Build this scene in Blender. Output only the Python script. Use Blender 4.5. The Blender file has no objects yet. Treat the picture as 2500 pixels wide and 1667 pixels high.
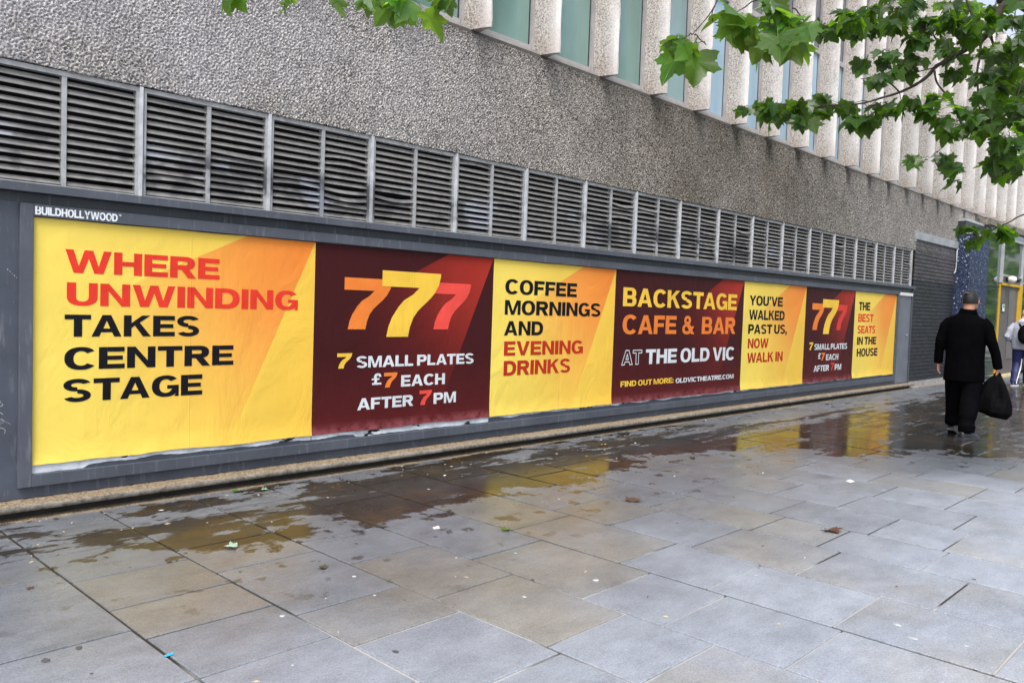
import bpy, bmesh, math, random
import numpy as np
from mathutils import Vector, Matrix, noise as mnoise
from mathutils.geometry import tessellate_polygon

random.seed(7)
RNG = np.random.default_rng(11)
SC = bpy.context.scene
COL = SC.collection

# ------------------------------------------------------------------ camera
CAM_R = Vector((0.69186131, -0.72119263, 0.03477246))
CAM_U = Vector((0.00920333, 0.05696391, 0.99833382))
CAM_F = Vector((0.72197176, 0.69038852, -0.0460485))
CAM_P = Vector((0.0, -5.6, 1.4174833))
cam_d = bpy.data.cameras.new("camera")
cam = bpy.data.objects.new("camera", cam_d)
COL.objects.link(cam)
cam_d.sensor_width = 36.0
cam_d.lens = 28.7858
cam_d.clip_start = 0.05
cam_d.clip_end = 2000
m = Matrix((CAM_R, CAM_U, -CAM_F)).transposed().to_4x4()
m.translation = CAM_P
cam.matrix_world = m
SC.camera = cam

# ------------------------------------------------------------------ light
world = bpy.data.worlds.new("World")
SC.world = world
world.use_nodes = True
wn = world.node_tree
for n in list(wn.nodes):
    wn.nodes.remove(n)
SUN_EL, SUN_AZ = math.radians(58), math.radians(235)   # azimuth clockwise from +Y
sky = wn.nodes.new("ShaderNodeTexSky")
sky.sky_type = 'NISHITA'
sky.sun_disc = False
sky.sun_elevation = SUN_EL
sky.sun_rotation = SUN_AZ
sky.air_density = 1.0
sky.dust_density = 4.0
hs = wn.nodes.new("ShaderNodeHueSaturation")
hs.inputs['Saturation'].default_value = 0.5
bg = wn.nodes.new("ShaderNodeBackground")
bg.inputs['Strength'].default_value = 0.15
wo = wn.nodes.new("ShaderNodeOutputWorld")
wn.links.new(sky.outputs[0], hs.inputs['Color'])
wn.links.new(hs.outputs[0], bg.inputs['Color'])
wn.links.new(bg.outputs[0], wo.inputs['Surface'])
sun_d = bpy.data.lights.new("sun", 'SUN')
sun_d.energy = 1.5
sun_d.angle = math.radians(24)
sun_d.color = (1.0, 0.97, 0.93)
sun = bpy.data.objects.new("sun", sun_d)
COL.objects.link(sun)
sd = Vector((math.sin(SUN_AZ) * math.cos(SUN_EL), math.cos(SUN_AZ) * math.cos(SUN_EL), math.sin(SUN_EL)))
sun.rotation_euler = sd.to_track_quat('Z', 'Y').to_euler()
sun.location = (0, -10, 20)
SC.view_settings.view_transform = 'Standard'
SC.view_settings.look = 'None'
SC.view_settings.gamma = 1.0
SC.view_settings.use_curve_mapping = False
SC.view_settings.exposure = 0.93


# ------------------------------------------------------------------ helpers
WLOC = {}


def place(o, parent, origin):
    COL.objects.link(o)
    o.location = Vector(origin)
    WLOC[o.name] = Vector(origin)
    if parent is not None:
        o.parent = parent
        o.location = Vector(origin) - WLOC[parent.name]
    return o


def thing(name, label, cat, loc=(0, 0, 0), group=None, kind=None):
    o = bpy.data.objects.new(name, None)
    o.empty_display_size = 0.2
    place(o, None, loc)
    tag(o, label, cat, group, kind)
    return o


def tag(o, label=None, cat=None, group=None, kind=None):
    if label: o['label'] = label
    if cat: o['category'] = cat
    if group: o['group'] = group
    if kind: o['kind'] = kind
    return o


def mk(name, verts, faces, mat, parent=None, origin=(0, 0, 0), smooth=False, kind=None):
    """one mesh object; verts given in world coordinates"""
    me = bpy.data.meshes.new(name)
    og = Vector(origin)
    me.from_pydata([tuple(Vector(v) - og) for v in verts], [], faces)
    me.update()
    if smooth:
        me.polygons.foreach_set('use_smooth', [True] * len(me.polygons))
    if isinstance(mat, (list, tuple)):
        for q in mat: me.materials.append(q)
    elif mat: me.materials.append(mat)
    o = bpy.data.objects.new(name, me)
    place(o, parent, origin)
    if kind: o['kind'] = kind
    return o


class MB:
    def __init__(s):
        s.v = []; s.f = []; s.m = []

    def add(s, verts, faces, mi=0):
        b = len(s.v)
        s.v += [tuple(v) for v in verts]
        s.f += [tuple(i + b for i in f) for f in faces]
        s.m += [mi] * len(faces)
        return s

    def box(s, x0, x1, y0, y1, z0, z1, mi=0, bev=0.0):
        if bev > 0:
            bm = bmesh.new()
            bmesh.ops.create_cube(bm, size=1)
            for v in bm.verts:
                v.co = Vector(((x0 + x1) / 2 + v.co.x * (x1 - x0), (y0 + y1) / 2 + v.co.y * (y1 - y0), (z0 + z1) / 2 + v.co.z * (z1 - z0)))
            bmesh.ops.bevel(bm, geom=bm.edges[:], offset=bev, segments=1, affect='EDGES')
            bm.verts.index_update()
            s.add([v.co[:] for v in bm.verts], [[v.index for v in f.verts] for f in bm.faces], mi)
            bm.free()
            return s
        v = [(x0, y0, z0), (x1, y0, z0), (x1, y1, z0), (x0, y1, z0), (x0, y0, z1), (x1, y0, z1), (x1, y1, z1), (x0, y1, z1)]
        return s.add(v, [(0, 3, 2, 1), (4, 5, 6, 7), (0, 1, 5, 4), (1, 2, 6, 5), (2, 3, 7, 6), (3, 0, 4, 7)], mi)

    def prism(s, prof, z0, z1, mi=0):
        """prof: list of xy, extruded in z"""
        n = len(prof)
        v = [(p[0], p[1], z0) for p in prof] + [(p[0], p[1], z1) for p in prof]
        f = [(i, (i + 1) % n, (i + 1) % n + n, i + n) for i in range(n)]
        f += [tuple(range(n))[::-1], tuple(range(n, 2 * n))]
        return s.add(v, f, mi)

    def tube(s, pts, rads, seg=8, mi=0, side=None, ry=None):
        pts = [Vector(p) for p in pts]
        n = len(pts)
        if not isinstance(rads, (list, tuple)): rads = [rads] * n
        rings = []
        ref = Vector(side) if side else Vector((0.31, 0.17, 0.93))
        for i, p in enumerate(pts):
            d = (pts[min(i + 1, n - 1)] - pts[max(i - 1, 0)]).normalized()
            a = ref - d * ref.dot(d)
            if a.length < 1e-3: a = Vector((1, 0, 0)) - d * d.x
            a.normalize(); b = d.cross(a)
            r1 = rads[i]; r2 = ry[i] if ry else r1
            rings.append([p + a * math.cos(t) * r1 + b * math.sin(t) * r2 for t in [2 * math.pi * k / seg for k in range(seg)]])
        v = [q for r in rings for q in r]
        f = []
        for i in range(n - 1):
            for k in range(seg):
                k2 = (k + 1) % seg
                f.append((i * seg + k, i * seg + k2, (i + 1) * seg + k2, (i + 1) * seg + k))
        f.append(tuple(range(seg))[::-1]); f.append(tuple(range((n - 1) * seg, n * seg)))
        return s.add(v, f, mi)

    def ell(s, c, r, seg=14, rings=9, mi=0):
        c = Vector(c)
        v = [c + Vector((0, 0, r[2]))]
        for i in range(1, rings):
            t = math.pi * i / rings
            for k in range(seg):
                a = 2 * math.pi * k / seg
                v.append(c + Vector((r[0] * math.sin(t) * math.cos(a), r[1] * math.sin(t) * math.sin(a), r[2] * math.cos(t))))
        v.append(c - Vector((0, 0, r[2])))
        f = [(0, 1 + k, 1 + (k + 1) % seg) for k in range(seg)]
        for i in range(rings - 2):
            for k in range(seg):
                a = 1 + i * seg + k; b = 1 + i * seg + (k + 1) % seg
                f.append((a, a + seg, b + seg, b))
        L = len(v) - 1
        f += [(L, 1 + (rings - 2) * seg + (k + 1) % seg, 1 + (rings - 2) * seg + k) for k in range(seg)]
        return s.add(v, f, mi)

    def build(s, name, mat, parent=None, origin=(0, 0, 0), smooth=False, kind=None):
        o = mk(name, s.v, s.f, mat, parent, origin, smooth, kind)
        if any(s.m): o.data.polygons.foreach_set('material_index', s.m)
        return o


def at(px, py, depth):
    """point seen at photograph pixel (px,py) at a distance 'depth' along the view axis"""
    f = 1999.016
    return CAM_P + (CAM_F + CAM_R * ((px - 1250) / f) - CAM_U * ((py - 833.5) / f)) * depth


# ------------------------------------------------------------------ material DSL
class NT:
    def __init__(s, name):
        s.mat = bpy.data.materials.new(name)
        s.mat.use_nodes = True
        s.t = s.mat.node_tree
        for n in list(s.t.nodes): s.t.nodes.remove(n)
        s.out = s.t.nodes.new("ShaderNodeOutputMaterial")
        s._pos = None

    def n(s, typ, ins=None, **pr):
        nd = s.t.nodes.new("ShaderNode" + typ)
        for k, v in pr.items(): setattr(nd, k, v)
        for k, v in (ins or {}).items():
            s.put(nd.inputs[k], v)
        return nd

    def put(s, sock, v):
        if isinstance(v, bpy.types.NodeSocket): s.t.links.new(v, sock)
        else:
            if sock.type == 'RGBA' and len(v) == 3: v = (*v, 1)
            sock.default_value = v

    @property
    def pos(s):
        if s._pos is None: s._pos = s.n("NewGeometry").outputs['Position']
        return s._pos

    def xyz(s, v=None):
        o = s.n("SeparateXYZ", {0: v or s.pos}).outputs
        return o[0], o[1], o[2]

    def ma(s, op, a, b=0.0, c=None, clamp=False):
        d = {0: a, 1: b}
        if c is not None: d[2] = c
        return s.n("Math", d, operation=op, use_clamp=clamp).outputs[0]

    def mix(s, f, a, b, typ='MIX'):
        nd = s.t.nodes.new("ShaderNodeMix")
        nd.data_type = 'RGBA'; nd.blend_type = typ
        s.put(nd.inputs[0], f); s.put(nd.inputs[6], a); s.put(nd.inputs[7], b)
        return nd.outputs[2]

    def mr(s, v, a, b, c=0.0, d=1.0, smooth=False):
        return s.n("MapRange", {'Value': v, 'From Min': a, 'From Max': b, 'To Min': c, 'To Max': d},
                   interpolation_type='SMOOTHSTEP' if smooth else 'LINEAR', clamp=True).outputs[0]

    def noise(s, scale, detail=3, rough=0.5, vec=None, dist=0.0, col=False):
        nd = s.n("TexNoise", {'Vector': vec or s.pos, 'Scale': scale, 'Detail': detail, 'Roughness': rough, 'Distortion': dist})
        return nd.outputs[1 if col else 0]

    def vor(s, scale, vec=None, feature='F1', out=0, rnd=1.0):
        nd = s.n("TexVoronoi", {'Vector': vec or s.pos, 'Scale': scale, 'Randomness': rnd}, feature=feature)
        return nd.outputs[out]

    def scl(s, v, sc, off=(0, 0, 0)):
        return s.n("Mapping", {'Vector': v, 'Scale': sc, 'Location': off}).outputs[0]

    def bump(s, h, strength=0.5, dist=0.01, nrm=None):
        d = {'Height': h, 'Strength': strength, 'Distance': dist}
        if nrm is not None: d['Normal'] = nrm
        return s.n("Bump", d).outputs[0]

    def pr(s, **k):
        nd = s.t.nodes.new("ShaderNodeBsdfPrincipled")
        mp = dict(base='Base Color', rough='Roughness', metal='Metallic', normal='Normal', spec='Specular IOR Level', alpha='Alpha', coat='Coat Weight', coatr='Coat Roughness', sheen='Sheen Weight')
        for a, v in k.items(): s.put(nd.inputs[mp[a]], v)
        s.last = nd
        return nd.outputs[0]

    def done(s, sh):
        s.t.links.new(sh, s.out.inputs[0])
        return s.mat


def simple(name, col, rough=0.6, metal=0.0, var=0.25, vscale=6.0, bump=0.0, bscale=60.0, spec=0.5):
    t = NT(name)
    n1 = t.noise(vscale, 5, 0.6)
    n2 = t.noise(vscale * 9, 3, 0.6)
    f = t.ma('ADD', t.ma('MULTIPLY', n1, 0.7), t.ma('MULTIPLY', n2, 0.3))
    f = t.mr(f, 0.3, 0.7, 1 - var, 1 + var)
    c = t.mix(1.0, (*col, 1), t.n("CombineColor", {0: f, 1: f, 2: f}).outputs[0], 'MULTIPLY')
    kw = dict(base=c, rough=rough, metal=metal, spec=spec)
    if bump: kw['normal'] = t.bump(t.noise(bscale, 4, 0.6), bump, 0.004)
    return t.done(t.pr(**kw))


# ---- pebbledash render
t = NT("pebbledash")
x, y, z = t.xyz()
fine = t.noise(95, 3, 0.7, dist=0.6)
med = t.noise(58, 2, 0.6, dist=1.2)
spk = t.mr(t.ma('ADD', t.ma('MULTIPLY', fine, 0.4), t.ma('MULTIPLY', med, 0.6)), 0.43, 0.55)
base = t.mix(spk, (0.055, 0.050, 0.045), (0.54, 0.51, 0.49))
tone = t.noise(0.8, 4, 0.6)
zone = t.mr(x, 4.0, 9.0, 0, 1, True)
zone = t.ma('MULTIPLY', zone, t.mr(x, 11.0, 15.5, 1, 0.25, True))
base = t.mix(t.ma('MULTIPLY', zone, t.mr(tone, 0.35, 0.6, 0.6, 1.0)), base, t.mix(1.0, base, (0.52, 0.49, 0.42), 'MULTIPLY'))
base = t.mix(t.ma('MULTIPLY', t.mr(x, 1.5, 6, 0.35, 0), t.mr(tone, 0.4, 0.6)), base, (0.60, 0.60, 0.66))
pv = t.ma('ADD', t.mr(t.noise(0.55, 5, 0.6, vec=t.scl(t.pos, (1, 1, 1.4), (4, 0, 2))), 0.3, 0.7, 0.80, 1.16), t.ma('MULTIPLY', t.ma('SUBTRACT', t.noise(5, 4, 0.6, vec=t.scl(t.pos, (1, 1, 0.3))), 0.5), 0.5))
base = t.mix(1.0, base, t.n('CombineColor', {0: pv, 1: pv, 2: pv}).outputs[0], 'MULTIPLY')
# streaks under the foot of each fin
ph = t.ma('FRACT', t.ma('DIVIDE', t.ma('SUBTRACT', x, 5.19), 0.9505))
wob = t.ma('MULTIPLY', t.ma('SUBTRACT', t.noise(6, 3, 0.5, vec=t.scl(t.pos, (1, 1, 0.35))), 0.5), 0.22)
ph = t.ma('ABSOLUTE', t.ma('SUBTRACT', t.ma('ADD', ph, wob), 0.12))
sl = t.mr(t.noise(1.7, 1, 0.5, vec=t.scl(t.pos, (1, 0, 0))), 0.3, 0.7, 0.22, 0.6)
fall = t.mr(t.ma('DIVIDE', t.ma('SUBTRACT', 3.93, z), sl), 0.0, 1.0, 1.0, 0.0)
st = t.ma('MULTIPLY', t.mr(ph, 0.02, 0.14, 1, 0, True), fall)
st = t.ma('MULTIPLY', st, t.mr(x, 7.0, 12.0, 0.3, 1.0))
edge = t.mr(z, 3.74, 3.92, 0, 0.75, True)
edge = t.ma('MULTIPLY', edge, t.mr(t.noise(3, 4, 0.6), 0.3, 0.6))
dirt = t.ma('MAXIMUM', t.ma('MULTIPLY', st, 0.92), edge)
base = t.mix(dirt, base, t.mix(1.0, base, (0.16, 0.15, 0.13), 'MULTIPLY'))
M_PEB = t.done(t.pr(base=base, rough=0.92, spec=0.2, normal=t.bump(t.ma('ADD', fine, med), 0.6, 0.005)))

# ---- fin concrete
t = NT("fin_concrete")
x, y, z = t.xyz()
f1 = t.noise(60, 3, 0.7, dist=0.8)
big = t.noise(2.2, 5, 0.6, vec=t.scl(t.pos, (1, 1, 0.35)))
pale = t.mr(t.ma('ADD', y, t.ma('MULTIPLY', t.ma('SUBTRACT', big, 0.5), 0.25)), -0.19, -0.02, 1.0, 0.0, True)
base = t.mix(t.mr(f1, 0.36, 0.6), (0.15, 0.125, 0.105), (0.56, 0.53, 0.505))
base = t.mix(t.ma('MULTIPLY', pale, t.mr(big, 0.35, 0.6, 0.25, 0.85)), base, (0.74, 0.72, 0.72))
base = t.mix(t.mr(z, 3.9, 4.25, 0.45, 0.0, True), base, t.mix(1.0, base, (0.55, 0.48, 0.42), 'MULTIPLY'))
M_FIN = t.done(t.pr(base=base, rough=0.9, spec=0.2, normal=t.bump(f1, 0.9, 0.008)))

M_CONC = simple("smooth_concrete", (0.36, 0.34, 0.31), 0.85, 0, 0.35, 3.0, 0.4, 90)
M_CORE = simple("dark_interior", (0.010, 0.010, 0.012), 0.95)
M_SILL = simple("painted_sill", (0.33, 0.32, 0.31), 0.6, 0, 0.3, 5, 0.15)
M_WFR = simple("window_aluminium", (0.42, 0.40, 0.40), 0.5, 0.25, 0.25, 4)
M_SILLDK = simple("dark_brown_sill", (0.085, 0.075, 0.066), 0.8, 0, 0.4, 6, 0.3)  # dark brown lower strip of the sill
M_RUB = simple("dark_gasket", (0.02, 0.02, 0.025), 0.6)

# ---- aluminium of the louvre frames, with soot and paint smears
def louvre_mat(name, col, soot=0.5):
    t = NT(name)
    x, y, z = t.xyz()
    n = t.noise(1.6, 4, 0.6)
    zz = t.mr(t.ma('ABSOLUTE', t.ma('SUBTRACT', z, 2.24)), 0.05, 0.25, 1, 0, True)
    s1 = t.ma('MULTIPLY', t.mr(n, 0.53, 0.57), zz)
    pn = t.noise(2.3, 4, 0.6, vec=t.scl(t.pos, (1, 1, 1), (7, 3, 1)))
    p1 = t.ma('MULTIPLY', t.mr(pn, 0.56, 0.64), zz)
    v = t.mr(t.noise(14, 4, 0.6), 0.3, 0.7, 0.75, 1.15)
    c = t.mix(1.0, (*col, 1), t.n("CombineColor", {0: v, 1: v, 2: v}).outputs[0], 'MULTIPLY')
    c = t.mix(t.ma('MULTIPLY', s1, soot), c, (0.025, 0.027, 0.035))
    c = t.mix(t.ma('MULTIPLY', p1, 0.38), c, (0.45, 0.50, 0.62))
    return t.done(t.pr(base=c, rough=0.5, metal=0.15, spec=0.4))
M_LOUV = louvre_mat("louvre_slat_metal", (0.205, 0.200, 0.195))
M_LFRM = louvre_mat("louvre_frame_metal", (0.36, 0.37, 0.38), 0.85)
M_LPALE = louvre_mat("louvre_mullion_metal", (0.52, 0.54, 0.58), 0.3)

# ---- dark grey hoarding paint
def paint(name, col):
    t = NT(name)
    n = t.noise(2.2, 5, 0.62)
    v = t.mr(n, 0.3, 0.7, 0.8, 1.25)
    c = t.mix(1.0, (*col, 1), t.n("CombineColor", {0: v, 1: v, 2: v}).outputs[0], 'MULTIPLY')
    drip = t.noise(9, 5, 0.65, vec=t.scl(t.pos, (3.0, 3.0, 0.45)))
    c = t.mix(t.mr(drip, 0.56, 0.72, 0, 0.5), c, (0.19, 0.20, 0.23))
    c = t.mix(t.mr(t.noise(30, 4, 0.7), 0.68, 0.74, 0, 0.6), c, (0.30, 0.31, 0.33))
    c = t.mix(t.mr(t.noise(7, 4, 0.7, vec=t.scl(t.pos, (1, 1, 1), (3, 9, 1))), 0.62, 0.74, 0, 0.5), c, (0.03, 0.03, 0.035))
    return t.done(t.pr(base=c, rough=0.48, spec=0.4, normal=t.bump(t.noise(45, 5, 0.6), 0.25, 0.004)))
M_PAINT = paint("grey_hoarding_paint", (0.058, 0.068, 0.092))
M_PAINT2 = paint("grey_frame_paint", (0.070, 0.080, 0.102))
M_PAINT3 = paint("grey_fascia_paint", (0.038, 0.047, 0.058))

# ---- ledge concrete
t = NT("weathered_ledge")
n = t.noise(30, 5, 0.7)
k = t.noise(5, 5, 0.6, vec=t.scl(t.pos, (1, 1, 0.3)))
c = t.mix(t.mr(n, 0.35, 0.65), (0.085, 0.078, 0.065), (0.25, 0.225, 0.19))
c = t.mix(t.mr(k, 0.5, 0.65, 0, 0.6), c, (0.32, 0.30, 0.27))
M_LEDGE = t.done(t.pr(base=c, rough=0.9, normal=t.bump(n, 0.7, 0.008)))
t = NT("dry_silt")
n = t.noise(60, 5, 0.75)
c = t.mix(t.mr(n, 0.35, 0.65), (0.085, 0.06, 0.038), (0.36, 0.28, 0.185))
c = t.mix(t.mr(t.noise(9, 4, 0.6), 0.55, 0.7, 0, 0.7), c, (0.10, 0.075, 0.05))
M_SILT = t.done(t.pr(base=c, rough=0.95, normal=t.bump(n, 0.9, 0.01)))
M_PLINTH = simple("dark_plinth", (0.028, 0.025, 0.022), 0.8, 0, 0.5, 8, 0.4)

# ---- glass
def glass_panel(name, col, rough=0.06, ior=1.5):
    t = NT(name)
    n = t.noise(1.4, 4, 0.5, vec=t.scl(t.pos, (1.5, 1, 0.35)))
    v = t.mr(n, 0.3, 0.7, 0.78, 1.2)
    c = t.mix(1.0, (*col, 1), t.n("CombineColor", {0: v, 1: v, 2: v}).outputs[0], 'MULTIPLY')
    s = t.pr(base=c, rough=rough, spec=0.5, coat=0.0)
    s_t = t.last.inputs['Specular Tint']; s_t.default_value = (0.72, 0.90, 1.0, 1)
    t.last.inputs['IOR'].default_value = ior
    return t.done(s)
M_GLASS = glass_panel("green_backed_glass", (0.16, 0.26, 0.225), 0.12, 2.1)
M_GLASSM = glass_panel("half_painted_sky_glass", (0.22, 0.33, 0.34), 0.12, 2.1)  # in-between pane: green with part of the sky reflection mixed into its colour
M_GLASSB = glass_panel("painted_sky_glass", (0.33, 0.48, 0.60), 0.12, 2.1)  # far panes: sky reflection put into the base colour as pale blue
M_GLASS2 = glass_panel("grey_upper_glass", (0.15, 0.15, 0.18), 0.15, 1.7)
M_SHOPG = glass_panel("dark_shop_glass", (0.035, 0.05, 0.045), 0.05, 1.8)

# ---- wet stone paving
def paving(name, mortar=False):
    t = NT(name)
    x, y, z = t.xyz()
    lo = t.noise(1.15, 6, 0.60, dist=0.3)
    mid = t.noise(3.6, 5, 0.62)
    # edge of the wet ground, metres from the wall
    T = t.ma('ADD', t.mr(x, 0.9, 2.3, 0.55, 1.32), t.mr(x, 7.2, 10.2, 0.0, 2.3, True))
    d = t.ma('ADD', T, y)
    wv = t.ma('ADD', t.ma('MULTIPLY', t.ma('SUBTRACT', lo, 0.5), 2.0), t.ma('MULTIPLY', t.ma('SUBTRACT', mid, 0.5), 1.3))
    wv = t.ma('MULTIPLY', wv, t.mr(x, 6.5, 9.5, 1.0, 2.1))
    wet = t.mr(t.ma('ADD', d, t.ma('MULTIPLY', wv, 1.0)), -0.10, 0.01, 0, 1, True)
    dryn = t.noise(2.2, 5, 0.65, vec=t.scl(t.pos, (0.55, 1.4, 1), (5, 2, 0)))
    isl = t.ma('ADD', dryn, t.ma('ADD', t.mr(y, -0.9, -0.1, 0.0, 0.14), t.mr(x, 0.9, 3.4, 0.10, 0.0)))
    wet = t.ma('MULTIPLY', wet, t.mr(isl, 0.60, 0.64, 1, 0, True))
    fs_ = t.noise(2.0, 5, 0.7, vec=t.scl(t.pos, (0.4, 2.2, 1), (1, 3, 0)))
    fd = t.ma('MULTIPLY', t.mr(x, 7.5, 9.5, 0, 1), t.mr(y, -1.5, -0.5, 0.0, 1.0))
    wet = t.ma('MULTIPLY', wet, t.mr(t.ma('ADD', t.ma('MULTIPLY', fd, 0.25), fs_), 0.60, 0.68, 1, 0.0, True))
    spots = t.noise(5.0, 3, 0.6, vec=t.scl(t.pos, (1, 1, 1), (3, 8, 0)))
    sp = t.ma('MULTIPLY', t.mr(spots, 0.62, 0.645, 0, 1, True), t.mr(t.ma('ADD', d, 1.6), 0.0, 1.3, 0.0, 1.0))
    wet = t.ma('MAXIMUM', wet, t.ma('MULTIPLY', sp, 0.9))
    damp = t.mr(t.ma('ADD', d, t.ma('MULTIPLY', wv, 0.6)), -3.6, -0.2, 0.0, 1.0, True)
    if mortar:
        jn = t.noise(0.75, 3, 0.6, vec=t.scl(t.pos, (1, 0.6, 1), (6.3, 4, 0)))
        dk = t.ma('MAXIMUM', t.mr(jn, 0.50, 0.54), t.mr(t.ma('ADD', d, t.ma('MULTIPLY', wv, 0.5)), -1.7, -1.2, 0, 1))
        for q_ in (3.690, 5.44):
            dk = t.ma('MAXIMUM', dk, t.mr(t.ma('ABSOLUTE', t.ma('SUBTRACT', x, q_)), 0.02, 0.022, 0.93, 0))
        far = t.mr(x, 8.8, 9.8, 0, 1)
        dk = t.ma('MULTIPLY', dk, t.ma('SUBTRACT', 1.0, t.ma('MULTIPLY', far, t.mr(t.noise(0.9, 2, 0.5, vec=t.scl(t.pos, (1, 1, 1), (9, 1, 3))), 0.45, 0.5, 0.0, 1.0))))
        c = t.mix(dk, (0.37, 0.36, 0.345), (0.030, 0.024, 0.017))
        ms = t.noise(4, 4, 0.7)
        c = t.mix(t.ma('MULTIPLY', dk, t.mr(ms, 0.62, 0.70, 0, 0.7)), c, (0.05, 0.07, 0.015))
        rg = t.mr(dk, 0, 1, 0.6, 0.5)
        return t.done(t.pr(base=c, rough=rg, spec=0.3, normal=t.bump(t.noise(80, 4, 0.7), 0.6, 0.006)))
    at_ = t.n("Attribute", attribute_name="tone", attribute_type='GEOMETRY').outputs
    tn = t.n("SeparateColor", {0: at_['Color']}).outputs
    hue = t.mr(t.ma('ADD', tn[0], t.ma('MULTIPLY', t.ma('SUBTRACT', t.noise(1.3, 4, 0.55, vec=t.scl(t.pos, (1, 1, 1), (20, 0, 0))), 0.5), 1.3)), 0.35, 0.85)
    c = t.mix(hue, (0.262, 0.288, 0.342), (0.268, 0.262, 0.252))
    br = t.ma('ADD', t.mr(tn[1], 0, 1, 0.90, 1.07), t.ma('MULTIPLY', t.ma('SUBTRACT', t.noise(4.5, 7, 0.75, vec=t.scl(t.pos, (0.8, 1.3, 1))), 0.5), 1.05))
    br = t.ma('ADD', br, t.ma('MULTIPLY', t.ma('SUBTRACT', t.noise(52, 4, 0.8), 0.5), 0.7))
    br = t.ma('ADD', br, t.ma('MULTIPLY', t.ma('SUBTRACT', t.noise(120, 2, 0.8), 0.5), 1.3))
    br = t.ma('ADD', br, t.ma('MULTIPLY', t.ma('SUBTRACT', t.noise(1.1, 4, 0.6, vec=t.scl(t.pos, (1, 1, 1), (31, 2, 0))), 0.5), 0.7))
    c = t.mix(1.0, c, t.n("CombineColor", {0: br, 1: br, 2: br}).outputs[0], 'MULTIPLY')
    # foot-worn blotches, pale flecks, dark scuffs
    c = t.mix(t.mr(t.noise(36, 4, 0.75), 0.665, 0.70, 0, 0.45), c, (0.52, 0.53, 0.55))
    c = t.mix(t.mr(t.noise(13, 6, 0.78, vec=t.scl(t.pos, (0.8, 1.3, 1), (2, 2, 2))), 0.645, 0.675, 0, 0.6), c, (0.085, 0.075, 0.065))
    silt = t.mr(t.ma('ADD', y, t.ma('MULTIPLY', t.ma('SUBTRACT', mid, 0.5), 0.22)), -0.15, -0.03, 0, 0.85)
    damp_c = t.mix(1.0, c, (0.50, 0.495, 0.48), 'MULTIPLY')
    c = t.mix(damp, c, damp_c)
    wet_c = t.mix(1.0, c, (0.21, 0.165, 0.12), 'MULTIPLY')
    wet_c = t.mix(t.mr(t.noise(2.6, 5, 0.7, vec=t.scl(t.pos, (1, 1, 1), (0, 5, 5))), 0.5, 0.68, 0, 0.55), wet_c, (0.075, 0.045, 0.012))
    c = t.mix(wet, c, wet_c)
    c = t.mix(silt, c, (0.30, 0.225, 0.15))
    rn = t.noise(2.6, 5, 0.65, vec=t.scl(t.pos, (1, 1, 1), (11, 0, 0)))
    dry_r = t.mr(damp, 0, 1, 0.50, 0.30)
    dry_r = t.ma('ADD', dry_r, t.mr(rn, 0.3, 0.7, -0.06, 0.08))
    wr = t.mr(t.noise(1.9, 4, 0.6, vec=t.scl(t.pos, (1, 1, 1), (0, 13, 0))), 0.3, 0.7, 0.07, 0.21)
    rg = t.ma('ADD', t.ma('MULTIPLY', dry_r, t.ma('SUBTRACT', 1.0, wet)), t.ma('MULTIPLY', wr, wet))
    rg = t.ma('ADD', rg, t.ma('MULTIPLY', silt, 0.5))
    strk = t.noise(3.0, 5, 0.7, vec=t.scl(t.pos, (0.45, 1.6, 1), (2, 7, 0)))
    rg = t.ma('ADD', rg, t.ma('MULTIPLY', t.mr(x, 9.5, 11.5, 0, 1), t.mr(strk, 0.46, 0.6, 0.02, 0.22)))
    rg = t.ma('ADD', rg, t.ma('MULTIPLY', wet, t.mr(x, 3.2, 6.2, 0.13, 0.0)))
    h = t.ma('ADD', t.ma('MULTIPLY', t.noise(110, 4, 0.7), 0.35), t.ma('MULTIPLY', t.noise(14, 5, 0.65), 1.0))
    bs = t.mr(wet, 0, 1, 0.42, 0.035)
    nd = t.n("Bump", {'Height': h, 'Strength': bs, 'Distance': 0.006}).outputs[0]
    return t.done(t.pr(base=c, rough=rg, spec=t.mr(wet, 0, 1, 0.42, 0.26), normal=nd))
M_SLAB = paving("wet_yorkstone")
M_MORT = paving("joint_mortar", True)

# ---- brick
t = NT("black_painted_brick")
x, y, z = t.xyz()
n = t.noise(20, 5, 0.65)
rn = t.n("ObjectInfo").outputs['Random']
v = t.ma('ADD', t.mr(rn, 0, 1, 0.75, 1.25), t.ma('MULTIPLY', t.ma('SUBTRACT', n, 0.5), 0.8))
up = t.mr(z, 2.18, 2.2)
c = t.mix(up, (0.020, 0.023, 0.029), (0.062, 0.058, 0.066))
c = t.mix(1.0, c, t.n("CombineColor", {0: v, 1: v, 2: v}).outputs[0], 'MULTIPLY')
c = t.mix(t.mr(t.noise(7, 5, 0.75, vec=t.scl(t.pos, (0.5, 1, 1.6))), 0.66, 0.72, 0, 0.75), c, (0.42, 0.44, 0.47))
M_BRICK = t.done(t.pr(base=c, rough=0.5, normal=t.bump(n, 0.4, 0.006)))
M_BMORT = simple("dark_brick_mortar", (0.012, 0.013, 0.016), 0.8)

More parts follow.
